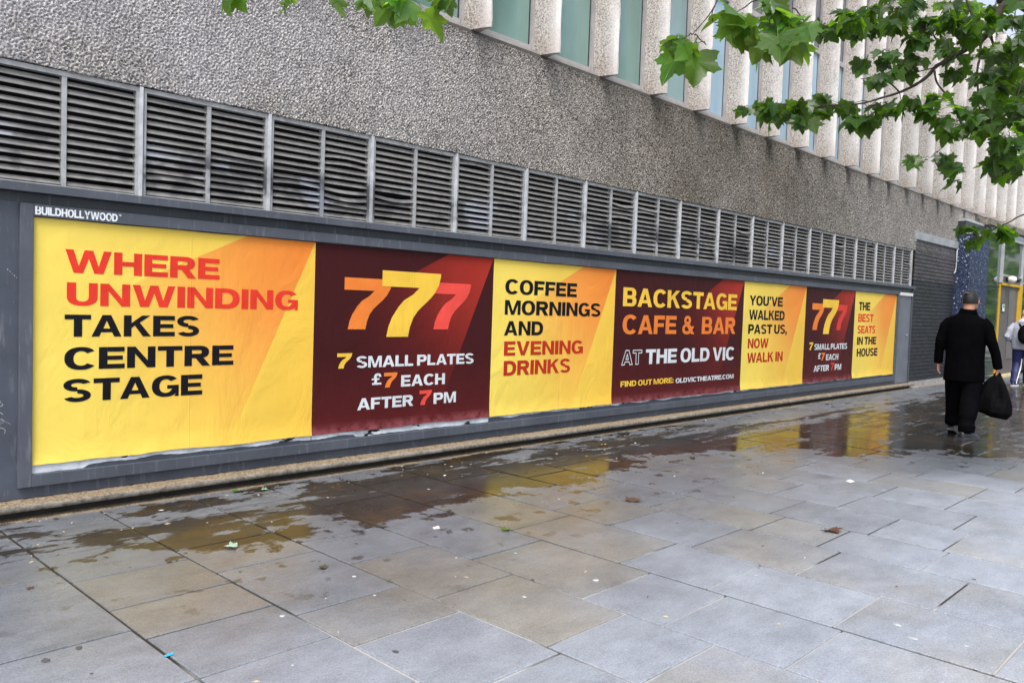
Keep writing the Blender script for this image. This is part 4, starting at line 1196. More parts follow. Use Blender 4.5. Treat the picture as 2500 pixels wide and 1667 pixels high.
def leaf_mat(name, top, under, trans, tw=0.45, rough=0.35):
    t = NT(name)
    oi = t.n("ObjectInfo").outputs['Random']
    g = t.n("NewGeometry")
    uv = t.n("Attribute", attribute_name="leafuv", attribute_type='GEOMETRY').outputs['Vector']
    x, y, z = t.xyz(uv)
    rv = t.ma('FRACT', t.ma('ADD', oi, z))
    ax = t.ma('ABSOLUTE', x)
    mid = t.mr(ax, 0.006, 0.020, 1, 0)
    v1 = t.mr(t.ma('ABSOLUTE', t.ma('SUBTRACT', t.ma('MULTIPLY', ax, 1.1), t.ma('SUBTRACT', y, 0.02))), 0.006, 0.022, 1, 0)
    v2 = t.mr(t.ma('ABSOLUTE', t.ma('SUBTRACT', t.ma('MULTIPLY', ax, 0.22), t.ma('SUBTRACT', y, 0.0))), 0.004, 0.018, 1, 0)
    vein = t.ma('MAXIMUM', mid, t.ma('MAXIMUM', v1, v2))
    hv = t.n("HueSaturation", {'Hue': t.mr(rv, 0, 1, 0.485, 0.515), 'Saturation': 1.0, 'Value': t.mr(t.ma('FRACT', t.ma('MULTIPLY', rv, 7.3)), 0, 1, 0.7, 1.35), 'Color': t.mix(g.outputs['Backfacing'], (*top, 1), (*under, 1))}).outputs[0]
    c = t.mix(t.ma('MULTIPLY', vein, 0.45), hv, (0.16, 0.24, 0.06))
    d = t.pr(base=c, rough=rough, spec=0.45)
    tc = t.n("HueSaturation", {'Hue': 0.5, 'Saturation': 1.0, 'Value': t.mr(t.ma('POWER', t.ma('FRACT', t.ma('MULTIPLY', rv, 3.7)), 2.0), 0, 1, 0.55, 2.0), 'Color': (*trans, 1)}).outputs[0]
    tr = t.n("BsdfTranslucent", {'Color': tc}).outputs[0]
    ms = t.n("MixShader", {0: tw, 1: d, 2: tr}).outputs[0]
    return t.done(ms)
M_LEAF = leaf_mat("plane_leaf", (0.030, 0.075, 0.016), (0.050, 0.10, 0.022), (0.14, 0.30, 0.010), 0.48)
M_LEAFN = leaf_mat("young_plane_leaf", (0.060, 0.15, 0.026), (0.12, 0.20, 0.045), (0.26, 0.50, 0.03), 0.48, 0.3)
M_LEAFB = leaf_mat("bright_far_leaf", (0.07, 0.16, 0.025), (0.10, 0.18, 0.03), (0.32, 0.55, 0.06), 0.55)
M_BARK = simple("dark_bark", (0.045, 0.035, 0.028), 0.9, 0, 0.4, 12, 0.8, 40)
M_TWIG = simple("twig_bark", (0.035, 0.027, 0.02), 0.85, 0, 0.3, 12)
M_TWIGG = simple("green_twig", (0.14, 0.17, 0.07), 0.7, 0, 0.2, 12)


def leaf_mesh(name, mat, fold, droop, seed):
    v, f = leaf_geo(fold, droop, seed)
    me = bpy.data.meshes.new(name)
    me.from_pydata(v, [], f); me.materials.append(mat); me.update()
    me.polygons.foreach_set('use_smooth', [True] * len(me.polygons))
    a = me.attributes.new("leafuv", 'FLOAT_VECTOR', 'POINT')
    a.data.foreach_set('vector', np.array([(p[0], p[1], 0) for p in v], dtype=np.float32).ravel())
    return me
LM = {k: [leaf_mesh("leaf", mt, fo, dr_, s_) for fo, dr_, s_ in ((.25, .35, 1), (.45, .6, 2), (.1, .8, 3), (.6, .2, 4))] for k, mt in (('n', M_LEAF), ('y', M_LEAFN))}

# fallen leaves
for (x_, y_, sz, rz, mk2, lb) in [(2.234, -1.38, .085, 1.0, (0.25, 0.36, 0.30), "crumpled pale green leaf on a dry paving slab near the wet patch"),
                                  (2.892, -0.16, .09, 2.2, (0.05, 0.14, 0.02), "green leaf lying at the foot of the ledge below the first maroon poster"),
                                  (3.028, -0.24, .06, 4.0, (0.18, 0.34, 0.20), "small pale green leaf beside the darker leaf at the foot of the ledge"),
                                  (2.408, -2.007, .055, .4, (0.05, 0.05, 0.03), "small dark shrivelled leaf on dry slabs left of centre"),
                                  (5.336, -3.447, .13, 2.6, (0.10, 0.045, 0.03), "large brown wet leaf on the dry paving right of centre"),
                                  (4.92, -2.164, .12, 5.1, (0.085, 0.045, 0.03), "brown wet leaf on the paving just below the wet edge"),
                                  (3.68, -2.103, .07, 1.5, (0.06, 0.12, 0.012), "flat green leaf lying in a dark paving joint"),
                                  (1.203, -1.38, .035, 0.1, (0.10, 0.04, 0.025), "tiny reddish brown leaf on the slab at the far left")]:
    v, f = leaf_geo(.5, -.25, int(x_ * 10), False)
    mt = simple("fallen_leaf_tint", mk2, 0.45, 0, 0.35, 30)
    c_, s_ = math.cos(rz), math.sin(rz)
    sz *= .72
    vv = [(x_ + (p[0] * c_ - p[1] * s_) * sz, y_ + (p[0] * s_ + p[1] * c_) * sz, 0.003 + abs(p[2]) * sz * .8) for p in v]
    o = mk("fallen_leaf", vv, f, mt, None, (x_, y_, 0)); tag(o, lb, "leaf")
pp = mk("paper_scrap", [(7.0, -2.94, .002), (7.07, -2.95, .004), (7.09, -2.90, .012), (7.02, -2.89, .003)], [(0, 1, 2, 3)], M_WHITE, None, (7.04, -2.92, 0)); tag(pp, "small white scrap of paper on the grey slabs right of centre", "paper")
pp = mk("paper_scrap", [(3.33, -1.80, .002), (3.37, -1.81, .003), (3.385, -1.78, .01), (3.345, -1.77, .004)], [(0, 1, 2, 3)], M_WHITE, None, (3.36, -1.79, 0)); tag(pp, "tiny white crumb of paper below the wet patch in the centre", "paper")
pp = mk("plastic_scrap", [(1.35, -2.50, .002), (1.385, -2.505, .003), (1.39, -2.49, .008), (1.355, -2.485, .003)], [(0, 1, 2, 3)], simple("bright_blue_plastic", (0.04, 0.28, 0.42), .4), None, (1.367, -2.493, 0)); tag(pp, "tiny bright blue plastic scrap in the paving joint at lower left", "plastic")

# =================================================================== TREES
class Tree:
    def __init__(s, name, label, base):
        s.root = thing(name, label, "tree", base)
        s.leaves = []; s.tw = MB(); s.base = base

    def limb(s, pts, r0, r1, name="branch", mat=None, seg=9):
        P_ = [Vector(p) for p in pts]; out = []
        for i in range(len(P_) - 1):
            a = P_[max(i - 1, 0)]; b_ = P_[i]; c_ = P_[i + 1]; d_ = P_[min(i + 2, len(P_) - 1)]
            for k in range(4):
                t_ = k / 4
                out.append(0.5 * ((2 * b_) + (c_ - a) * t_ + (2 * a - 5 * b_ + 4 * c_ - d_) * t_ * t_ + (3 * b_ - a - 3 * c_ + d_) * t_ ** 3))
        out.append(P_[-1])
        n = len(out)
        rad = [(r0 + (r1 - r0) * i / (n - 1)) * (1 + .12 * math.sin(i * 2.3)) for i in range(n)]
        b_ = MB(); b_.tube(out, rad, seg); b_.build(name, mat or M_BARK, s.root, P_[0], smooth=True)
        return out

    def twig(s, a, b_, r=0.004):
        a = Vector(a); b_ = Vector(b_); L = (b_ - a).length
        m_ = (a + b_) / 2 + Vector((rt.uniform(-1, 1), rt.uniform(-1, 1), rt.uniform(-.3, .8))) * L * .12
        s.tw.tube([a, (a + m_) / 2 + Vector((0, 0, .01)), m_, b_], [r, r * .85, r * .7, r * .4], 5)

    def cluster(s, c, rx, rz, n, size, key='n', ry=None, anchor=None, var=.3, flat=0.5):
        """leaves round a twig tip; rx is the spread along the picture's width, rz in height"""
        c = Vector(c); ry = ry or rx
        if anchor is not None: s.twig(anchor, c, .005)
        side = Vector((CAM_R.x, CAM_R.y, 0)).normalized(); fw = Vector((CAM_F.x, CAM_F.y, 0)).normalized()
        nt_ = max(1, n // 4)
        tips = [c + side * rt.gauss(0, rx * .55) + fw * rt.gauss(0, ry * .55) + Vector((0, 0, 1)) * rt.gauss(0, rz * .55) for _ in range(nt_)]
        for tp in tips: s.twig(c + (tp - c) * .08, tp, .0028)
        for i in range(n):
            tp = tips[i % nt_]
            sz = size * rt.uniform(1 - var, 1 + var)
            az = rt.uniform(0, 6.283)
            out = Vector((math.cos(az), math.sin(az), 0))
            el = rt.gauss(-0.75, .45)
            tipd = (out * math.cos(el) + Vector((0, 0, 1)) * math.sin(el)).normalized()
            nrm = (Vector((0, 0, 1)) + Vector((rt.gauss(0, .45), rt.gauss(0, .45), 0)))
            nrm = (nrm - tipd * nrm.dot(tipd)).normalized()
            p = tp + out * sz * rt.uniform(.2, .55) + Vector((0, 0, -1)) * sz * rt.uniform(-.1, .35)
            s.leaves.append((p, tipd, nrm, sz, key))
            if sz > .07: s.tw.tube([tp, p + Vector((0, 0, .02))], [.0016, .001], 3)

    def finish(s, limit=300):
        s.tw.build("twigs", M_TWIG, s.root, s.base, kind='stuff')
        s.leaves.sort(key=lambda L: -L[3] / max(.5, (L[0] - CAM_P).dot(CAM_F)) if -1 < (L[0] - CAM_P).dot(CAM_U) / (L[0] - CAM_P).dot(CAM_F) < .47 and abs((L[0] - CAM_P).dot(CAM_R) / (L[0] - CAM_P).dot(CAM_F)) < .68 else 1)
        rv = []; rq = []; uvs = []
        for i, (p, y_, n_, sz, key) in enumerate(s.leaves):
            x_ = y_.cross(n_)
            mw = Matrix((x_ * sz, y_ * sz, n_ * sz)).transposed().to_4x4(); mw.translation = p
            me = LM[key][i % 4] if key in LM else LM['n'][i % 4]
            if i < limit:
                o = bpy.data.objects.new("leaf", me); COL.objects.link(o); o.parent = s.root
                mw.translation = p - Vector(s.base)
                o.matrix_basis = mw
            else:
                b0 = len(rv)
                for v_ in me.vertices: rv.append(tuple(mw @ v_.co)); uvs.append((v_.co.x, v_.co.y, (i * .618) % 1))
                rq += [tuple(b0 + k for k in q_.vertices) for q_ in me.polygons]
        if rv:
            o = mk("leaves", rv, rq, LM[s.leaves[-1][4]][0].materials[0] if s.leaves[-1][4] in LM else M_LEAFB, s.root, s.base, smooth=True, kind='stuff')
            a = o.data.attributes.new("leafuv", 'FLOAT_VECTOR', 'POINT')
            a.data.foreach_set('vector', np.array(uvs, dtype=np.float32).ravel())

rt = random.Random(77)
TB = (9.6, -7.2, 0)
T1 = Tree("plane_tree", "plane tree whose dark leafy branches hang across the upper right before the fins", TB)
T1.limb([TB, (9.55, -7.15, 1.5), (9.62, -7.1, 3.2), (9.4, -6.9, 5.4)], .26, .15, "trunk", seg=14)
D7 = 7.0
thick = [at(x_, y_, D7) for x_, y_ in [(2437, -2), (2470, 2), (2500, 8), (2580, 22)]]
T1.limb([(9.5, -7.0, 4.2), (9.3, -5.4, 4.0)] + thick[::-1], .10, .030, seg=10)
mb_ = T1.limb([at(x_, y_, D7) for x_, y_ in [(2452, 4), (2443, 20), (2432, 43), (2415, 74), (2393, 102), (2350, 126), (2320, 145), (2286, 162), (2265, 186), (2234, 208), (2196, 226), (2150, 240), (2090, 255), (1980, 258), (1880, 256)]], .030, .003)
T1.limb([at(x_, y_, D7) for x_, y_ in [(2393, 102), (2384, 74), (2374, 40), (2358, -5), (2350, -60)]], .013, .007)
T1.limb([at(x_, y_, D7 - .1) for x_, y_ in [(2394, 104), (2393, 138), (2386, 172), (2388, 227), (2390, 262), (2407, 284), (2424, 320)]], .012, .004)
T1.limb([at(x_, y_, D7) for x_, y_ in [(2418, 85), (2430, 117), (2461, 143), (2510, 190)]], .013, .007)
T1.limb([at(x_, y_, D7) for x_, y_ in [(2437, 55), (2470, 62), (2530, 62)]], .010, .006)
T1.limb([at(x_, y_, D7 - .1) for x_, y_ in [(2281, 172), (2288, 203), (2315, 238), (2338, 275), (2345, 310)]], .009, .004)
T1.limb([at(x_, y_, D7) for x_, y_ in [(2196, 226), (2178, 208), (2147, 193), (2101, 193)]], .008, .003)
T1.limb([at(x_, y_, D7) for x_, y_ in [(2286, 165), (2255, 172), (2215, 185), (2190, 195)]], .006, .003)
T1.limb([at(x_, y_, 6.4) for x_, y_ in [(2600, 500), (2500, 524), (2465, 542), (2422, 562), (2380, 575)]], .008, .003)
T1.limb([at(x_, y_, D7) for x_, y_ in [(2290, 104), (2262, 60), (2235, 30), (2228, -20)]], .007, .004)
T1.limb([at(x_, y_, D7 - .2) for x_, y_ in [(2338, 275), (2330, 320), (2300, 360), (2275, 385)]], .004, .002)
PX = 1.0 / 1999.0


def cl(T_, x_, y_, rx, rz, n, spx, d=7.0, key='n', anc=None, flat=.5):
    T_.cluster(at(x_, y_, d), rx * d * PX, rz * d * PX, n, spx * d * PX, key, ry=max(.12, rx * d * PX * .8), anchor=None if anc is None else at(anc[0], anc[1], d))
# main sagging branch and its leaves
for a_ in [(2060, 262, 50, 16, 16, 46, (2120, 248)), (1985, 262, 50, 16, 18, 46, (2090, 255)), (1925, 262, 34, 18, 20, 50, (1985, 258)), (1870, 258, 34, 14, 16, 48, (1930, 258)), (2110, 300, 24, 8, 5, 48, (2120, 270)), (2120, 262, 45, 14, 14, 44, (2150, 240)),
           (1940, 285, 30, 12, 6, 50, (1960, 265)), (2150, 285, 30, 10, 6, 42, (2150, 250)),
           (2205, 255, 30, 16, 9, 48, (2196, 228)), (2130, 190, 30, 10, 6, 42, (2147, 195)), (2180, 170, 38, 14, 9, 42, (2200, 190)), (2150, 140, 40, 16, 12, 42, (2230, 175)), (2225, 150, 34, 18, 10, 48, (2260, 170)),
           (2280, 130, 45, 14, 8, 44, (2320, 140)), (2350, 150, 34, 20, 12, 48, (2350, 130)), (2385, 165, 28, 18, 8, 44, (2390, 150)),
           (2060, 55, 60, 26, 20, 50, (2150, 20)), (2140, 35, 60, 24, 22, 52, (2228, 5)), (2200, 20, 50, 24, 18, 52, (2235, 20)), (1990, 70, 30, 14, 8, 46, (2040, 60)),
           (2290, 45, 50, 26, 20, 46, (2300, 30)), (2340, 30, 44, 26, 16, 44, (2370, 30)), (2430, 130, 40, 30, 18, 46, (2440, 130)), (2480, 80, 30, 30, 14, 44, (2470, 62)), (2400, 40, 40, 24, 12, 42, (2380, 60)),
           (2460, 180, 34, 26, 14, 48, (2470, 150)), (2330, 262, 40, 16, 12, 48, (2335, 262)), (2400, 262, 40, 20, 14, 46, (2390, 240)), (2290, 250, 30, 12, 6, 44, (2310, 240)),
           (2450, 260, 36, 26, 16, 52, (2470, 210)), (2485, 310, 26, 30, 12, 52, (2470, 260)), (2330, 310, 34, 14, 9, 48, (2340, 295)), (2420, 330, 36, 18, 10, 52, (2424, 315)), (2300, 285, 30, 10, 6, 44, (2325, 275)), (2370, 300, 34, 14, 9, 48, (2390, 280)),
           (2260, 70, 30, 20, 9, 46, (2262, 60)), (2420, 20, 40, 20, 14, 44, (2440, 10)), (2360, 70, 30, 20, 9, 44, (2380, 60)), (2480, 20, 30, 20, 12, 46, (2470, 60)), (2490, 130, 20, 24, 10, 46, (2470, 145)), (2440, 215, 34, 20, 10, 48, (2470, 160)), (2495, 380, 14, 30, 8, 52, (2500, 330)), (2310, 95, 26, 10, 5, 40, (2320, 130)), (2180, 60, 30, 14, 7, 50, (2230, 40)),
           (2270, 385, 34, 14, 8, 46, (2290, 370)), (2290, 410, 30, 12, 6, 50, (2280, 390)), (2240, 400, 18, 12, 4, 44, (2265, 390)),
           (2450, 350, 30, 24, 12, 50, (2430, 320)), (2440, 395, 34, 16, 9, 54, (2424, 340)), (2320, 440, 18, 8, 3, 50, (2290, 400)), (2480, 420, 26, 30, 8, 54, (2480, 360)), (2480, 250, 30, 30, 12, 46, (2500, 190)),
           ]:
    k_ = 1.05 if a_[0] < 2230 else (.75 if 2270 < a_[0] < 2400 and 110 < a_[1] < 180 else 1.0)
    cl(T1, a_[0], a_[1], a_[2] * 1.2, a_[3] * 1.25, max(3, int(a_[4] * k_ * 1.15)), a_[5] * .62, d=rt.uniform(6.4, 7.4), anc=a_[6])
for a_ in [(2345, 562, 20, 12, 9, 44, (2380, 575)), (2400, 552, 24, 12, 8, 50, (2422, 562)), (2430, 560, 18, 10, 4, 44, (2450, 550)), (2370, 588, 20, 6, 5, 36, (2390, 575))]:
    cl(T1, a_[0] + 8, a_[1] - 4, a_[2], a_[3], max(3, int(a_[4] * .8)), a_[5] * .68, d=6.4, anc=a_[6])
# nearer, younger leaves
T1.limb([at(x_, y_, 4.6) for x_, y_ in [(1890, -120), (1880, -20), (1879, 30), (1878, 92)]], .007, .0035, mat=M_TWIGG)
T1.limb([at(x_, y_, 4.6) for x_, y_ in [(1800, -90), (1760, -20), (1745, 15), (1725, 45), (1690, 85)]], .005, .0025)
T1.limb([(9.3, -5.4, 4.0), (7.5, -5.0, 4.4), tuple(at(1890, -120, 4.6)), tuple(at(1800, -90, 4.6)), (3.0, -3.6, 4.0), tuple(at(1000, -70, 4.2)), tuple(at(700, -60, 4.0))], .05, .008)
for a_ in [(1675, 90, 18, 18, 8, 60, (1690, 85)), (1725, 110, 26, 20, 5, 104, (1695, 85)), (1740, 55, 34, 20, 8, 72, (1745, 15)), (1790, 35, 40, 22, 9, 84, (1850, 0)), (1840, 90, 36, 16, 8, 92, (1878, 92)), (1900, 95, 34, 22, 9, 88, (1878, 92)), (1915, 30, 40, 22, 10, 74, (1880, 0)), (1965, 55, 36, 20, 10, 66, (1935, 20)), (1870, 20, 30, 18, 6, 66, (1880, 0))]:
    cl(T1, a_[0], a_[1], a_[2] * 1.15, a_[3] * 1.2, max(4, int(a_[4] * .8)), a_[5] * .66, d=4.6, key='y', anc=a_[6])
for a_ in [(583, -8, 20, 7, 4, 60, (640, -40)), (724, -4, 14, 6, 3, 58, (760, -40)), (815, -8, 16, 6, 2, 60, (860, -40)), (900, -4, 22, 10, 4, 80, (940, -40)), (965, 2, 22, 10, 4, 86, (980, -40)), (1020, 2, 26, 12, 6, 70, (1030, -40)), (1075, -4, 24, 8, 6, 60, (1090, -40))]:
    cl(T1, a_[0], a_[1] - 6, a_[2], a_[3], a_[4] - (1 if a_[0] > 800 else 0), a_[5] * .80, d=4.2, key='y', anc=a_[6])
# crown continuing above and behind the frame
for k in range(150):
    a_ = rt.uniform(0, 6.28); r = rt.uniform(.5, 4.2)
    c = Vector((9.2 + r * math.cos(a_), -7.2 + r * math.sin(a_) * .8, rt.uniform(5.2, 9.0)))
    T1.leaves += []
    T1.cluster(c, .5, .35, 16, .17, 'n')
T1.finish(300)

# brighter tree farther along the street
T2B = (17.5, -8.5, 0)
T2 = Tree("plane_tree", "bright yellow-green tree farther along the street behind the dark branches at the right edge", T2B)
LM['b'] = [leaf_mesh("leaf", M_LEAFB, fo, dr_, s_) for fo, dr_, s_ in ((.25, .35, 1), (.45, .6, 2), (.1, .8, 3), (.6, .2, 4))]
T2.limb([T2B, (17.45, -8.4, 2), (17.6, -8.3, 4.5), (17.3, -8.2, 7)], .22, .10, "trunk", seg=12)
for k in range(9):
    a_ = k * .7; T2.limb([(17.5, -8.3, 3.4 + k * .35), (17.5 + 1.2 * math.cos(a_), -8.3 + 1.2 * math.sin(a_), 4.6 + k * .3), (17.5 + 2.2 * math.cos(a_), -8.3 + 2.1 * math.sin(a_), 5.4 + k * .33)], .06, .02)
for k in range(70):
    a_ = rt.uniform(0, 6.28); r = rt.uniform(.3, 1.7); el = rt.uniform(-.9, 1)
    rr_ = r * math.sqrt(max(0.05, 1 - el * el * .8))
    T2.cluster(Vector((17.8 + rr_ * math.cos(a_), -8.5 + rr_ * math.sin(a_) * 1.0, 6.0 + el * 2.2)), .35, .28, 12, .16, 'b')
for x_, y_ in [(2490, 60), (2480, 130), (2495, 200), (2485, 240), (2440, 30), (2400, 20), (2360, 15), (2470, 180), (2492, 290), (2497, 350), (2496, 400), (2450, 210), (2430, 185), (2330, 10), (2300, 5), (2497, 150), (2460, 100)]:
    d_ = rt.uniform(12.5, 15)
    T2.cluster(at(x_, y_, d_), 30 * d_ * PX, 24 * d_ * PX, 11, .16, 'b')
T2.limb([(17.5, -8.2, 4.6), (16.5, -6.2, 6.0), tuple(at(2500, 60, 13.5)), tuple(at(2440, 60, 13.5))], .06, .015)
T2.limb([(17.4, -8.2, 4.0), (16.9, -6.0, 4.9), tuple(at(2510, 220, 13.5)), tuple(at(2460, 230, 13.5))], .05, .012)
T2.finish(300)

# a row of trees further down the street, mirrored in the shop glass
for k, (tx, ty) in enumerate([(31.0, -4.4), (40.0, -5.2)]):
    T3 = Tree("street_tree", ["leafy street tree mirrored in the shop glass, nearer of the two down the road", "leafy street tree standing last down the road beyond the shop"][k], (tx, ty, 0))
    T3.limb([(tx, ty, 0), (tx + .1, ty, 2.4), (tx, ty + .2, 4.2)], .2, .1, "trunk")
    for j in range(150):
        a_ = rt.uniform(0, 6.28); r = rt.uniform(.3, 3.0)
        T3.cluster(Vector((tx + r * math.cos(a_), ty + r * math.sin(a_), rt.uniform(1.6, 4.9))), .45, .35, 7, .24, 'b')
    T3.finish(0)

# =================================================================== PEOPLE
M_SKIN = simple("skin", (0.50, 0.24, 0.16), 0.5, 0, 0.12, 20)
M_SKIN2 = simple("pale_pink_skin", (0.66, 0.36, 0.28), 0.5, 0, 0.12, 20)
M_HAIR = simple("black_hair", (0.010, 0.009, 0.009), 0.6, 0, 0.4, 60, 0.6, 220)
M_COAT = simple("black_wool", (0.0025, 0.0025, 0.0035), 0.85, 0, 0.3, 8, 0.5, 120, spec=0.03)
M_TROU = simple("black_trousers", (0.003, 0.003, 0.0045), 0.8, 0, 0.3, 8, 0.4, 90, spec=0.04)
M_SHOE = simple("black_leather", (0.012, 0.013, 0.017), 0.28, 0, 0.2, 9)
M_SOLE = simple("grey_rubber_sole", (0.06, 0.065, 0.08), 0.5)
M_BAGM = simple("black_bag_cloth", (0.0035, 0.0035, 0.0045), 0.7, 0, 0.3, 6, 0.6, 25, spec=0.08)
M_HOOD = simple("grey_marl_jersey", (0.42, 0.44, 0.52), 0.9, 0, 0.12, 10, 0.3, 150)
M_NAVY = simple("navy_tracksuit", (0.012, 0.018, 0.10), 0.6, 0, 0.2, 8)
M_WSTR = simple("white_stripe", (0.78, 0.78, 0.80), 0.6, 0, 0.05)


def remesh(b, name, mat, parent, loc, voxel, smooth_it=3, origin=None):
    me = bpy.data.meshes.new("tmp"); me.from_pydata(b.v, [], b.f); me.update()
    o = bpy.data.objects.new("tmp", me); COL.objects.link(o)
    md = o.modifiers.new("r", 'REMESH'); md.mode = 'VOXEL'; md.voxel_size = voxel
    ms = o.modifiers.new("s", 'SMOOTH'); ms.iterations = smooth_it; ms.factor = 0.5
    dg = bpy.context.evaluated_depsgraph_get(); dg.update()
    ne = bpy.data.meshes.new_from_object(o.evaluated_get(dg))
    bpy.data.objects.remove(o)
    ne.name = name; ne.materials.clear(); ne.materials.append(mat)
    ne.polygons.foreach_set('use_smooth', [True] * len(ne.polygons))
    ne.transform(Matrix.Translation(-Vector(loc)))
    r = bpy.data.objects.new(name, ne)
    place(r, parent, loc)
    return r


def hand(b, w, down, palmn, thumb_side, s=1.0, curl=0.5):
    """w wrist, down = finger direction, palmn = direction the palm faces, thumb_side = towards the thumb"""
    w = Vector(w); d = Vector(down).normalized(); pn = Vector(palmn).normalized(); ts = Vector(thumb_side).normalized()
    b.tube([w - d * .04, w, w + d * .05 * s, w + d * .095 * s], [.030, .030, .040 * s, .036 * s], 12, side=ts, ry=[.026, .022, .017, .014])
    for k, (off, L) in enumerate([(.030, .070), (.010, .078), (-.011, .072), (-.031, .056)]):
        p = w + d * .085 * s + ts * off * s
        q1 = p + d * L * .45 * s + pn * .008 * curl
        q2 = q1 + (d * (1 - .35 * curl) + pn * .75 * curl).normalized() * L * .32 * s
        q3 = q2 + (d * (1 - .8 * curl) + pn * 1.2 * curl).normalized() * L * .26 * s
        b.tube([p, q1, q2, q3], [.0098, .0092, .0086, .0068], 8)
    p = w + d * .025 * s + ts * .030 * s
    b.tube([p, p + (d * .6 + ts * .7 + pn * .35).normalized() * .035 * s, p + (d * .75 + ts * .55 + pn * .5).normalized() * .07 * s], [.013, .0115, .008], 8)


# ---- man in the black coat, walking away along the wall
mx, my = 10.90, -2.735
L = lambda x_, y_, z_: (mx + x_, my + y_, z_)
pm = thing("person", "man in black coat walking away with a big black bag in his right hand", "person", (mx, my, 0))
b = MB()
hc = Vector(L(0.02, -0.02, 1.645))
b.ell(hc, (.102, .080, .118), 20, 14)
b.ell(hc + Vector((.045, -.012, -.055)), (.062, .060, .062), 14, 10)          # jaw
b.ell(hc + Vector((.107, -.03, -.015)), (.018, .012, .024), 8, 6)            # nose
b.ell(hc + Vector((.100, -.03, -.052)), (.012, .024, .010), 8, 6)            # mouth
b.ell(hc + Vector((0.02, -.082, -.012)), (.020, .010, .033), 10, 8); b.ell(hc + Vector((0.0, .080, -.012)), (.020, .010, .033), 10, 8)
b.tube([L(-.01, -.02, 1.60), L(-.015, -.015, 1.54), L(-.015, 0, 1.46)], [.060, .062, .075], 14)
b.tube([L(-.01, 0, 1.48), L(0, 0, 1.40), L(0, 0, 1.2), L(0, 0, 1.0), L(0, 0, .88)], [.10, .18, .17, .155, .165], 16, side=(0, 1, 0), ry=[.08, .11, .12, .11, .12])
for sgn in (1, -1):
    b.tube([L(0, sgn * .09, .92), L(.09 if sgn > 0 else -.05, sgn * .105, .5), L(.15 if sgn > 0 else -.14, .125 if sgn > 0 else -.108, .32), L(.185 if sgn > 0 else -.195, .135 if sgn > 0 else -.112, .10)], [.085, .058, .050, .036], 12)
b.tube([L(0, .17, 1.42), L(-.03, .265, 1.16), L(.03, .30, .91)], [.055, .045, .030], 10)
b.tube([L(0, -.17, 1.42), L(-.03, -.275, 1.16), L(.04, -.345, .89)], [.055, .045, .030], 10)
hand(b, L(.03, .30, .90), (0.05, .0, -1), (.15, -1, 0), (1, 0.1, 0), 1.05, .45)
hand(b, L(.04, -.345, .88), (0.0, 0.0, -1), (0, 1, 0), (1, 0, 0), 1.0, 1.0)
body = remesh(b, "body", M_SKIN, pm, (mx, my, 0), .0065, 2)
# hair
b = MB(); hv_ = []
n1_, n2_ = 26, 16
for i in range(n2_ + 1):
    th = math.pi * .60 * i / n2_
    for k in range(n1_):
        a_ = 2 * math.pi * k / n1_
        ext = 1.0 if math.cos(a_) < .25 else .72          # shorter over the face
        t2 = th * ext
        r = 1.055 + .03 * mnoise.noise(Vector((a_ * 3, th * 6, 1)))
        hv_.append(hc + Vector((.102 * r * math.sin(t2) * math.cos(a_), .080 * r * math.sin(t2) * math.sin(a_), .118 * r * math.cos(t2))))
b.add(hv_, [(i * n1_ + k, (i + 1) * n1_ + k, (i + 1) * n1_ + (k + 1) % n1_, i * n1_ + (k + 1) % n1_) for i in range(n2_) for k in range(n1_)])
hair = b.build("hair", M_HAIR, pm, tuple(hc), smooth=True)
b = MB(); b.ell(hc + Vector((-.062, .022, .085)), (.030, .032, .016), 12, 8); b.build("thinning_crown", simple("scalp_brown", (0.10, 0.045, 0.03), .5), pm, tuple(hc), smooth=True)
# coat
b = MB()
b.tube([L(0, 0, .672), L(0, 0, .78), L(0, 0, .95), L(-.01, 0, 1.12), L(-.01, 0, 1.27), L(-.01, 0, 1.37), L(-.01, -.002, 1.435), L(-.012, -.005, 1.475), L(-.012, -.01, 1.535)],
       [.226, .222, .212, .218, .238, .236, .190, .112, .088], 26, side=(0, 1, 0), ry=[.175, .17, .155, .15, .15, .14, .12, .098, .085])
b.tube([L(-.01, .168, 1.400), L(-.03, .225, 1.33), L(-.04, .270, 1.16), L(0, .292, 1.02), L(.03, .302, .872)], [.070, .070, .060, .054, .052], 14)
b.tube([L(-.01, -.168, 1.400), L(-.03, -.230, 1.33), L(-.04, -.285, 1.16), L(0, -.325, 1.02), L(.04, -.350, .845)], [.070, .070, .060, .054, .052], 14)
remesh(b, "coat", M_COAT, pm, (mx, my, 0), .013, 4)
b = MB()
b.tube([L(-.012, -.008, 1.485), L(-.016, -.010, 1.52), L(-.018, -.012, 1.545)], [.108, .094, .088], 20, side=(0, 1, 0), ry=[.095, .088, .084]); b.build("collar", M_COAT, pm, L(0, 0, 1.5), smooth=True)
# trousers with wrinkled cuffs
b = MB()
b.tube([L(0, 0, .93), L(0, 0, .80), L(0, 0, .72)], [.175, .185, .18], 18, side=(0, 1, 0), ry=[.13, .14, .13])
b.tube([L(0, .09, .82), L(.07, .105, .58), L(.12, .115, .42), L(.165, .13, .26), L(.18, .135, .17), L(.19, .135, .125)], [.125, .115, .104, .096, .102, .092], 14)
b.tube([L(0, -.09, .82), L(-.03, -.10, .58), L(-.10, -.105, .42), L(-.17, -.11, .26), L(-.195, -.112, .16), L(-.20, -.112, .085)], [.125, .115, .106, .098, .096, .092], 14)
for v_ in range(len(b.v)):
    p = b.v[v_]
    if p[2] < .5: b.v[v_] = (p[0] + .006 * math.sin(p[2] * 70), p[1] + .006 * math.cos(p[2] * 55), p[2])
remesh(b, "trousers", M_TROU, pm, (mx, my, 0), .012, 3)


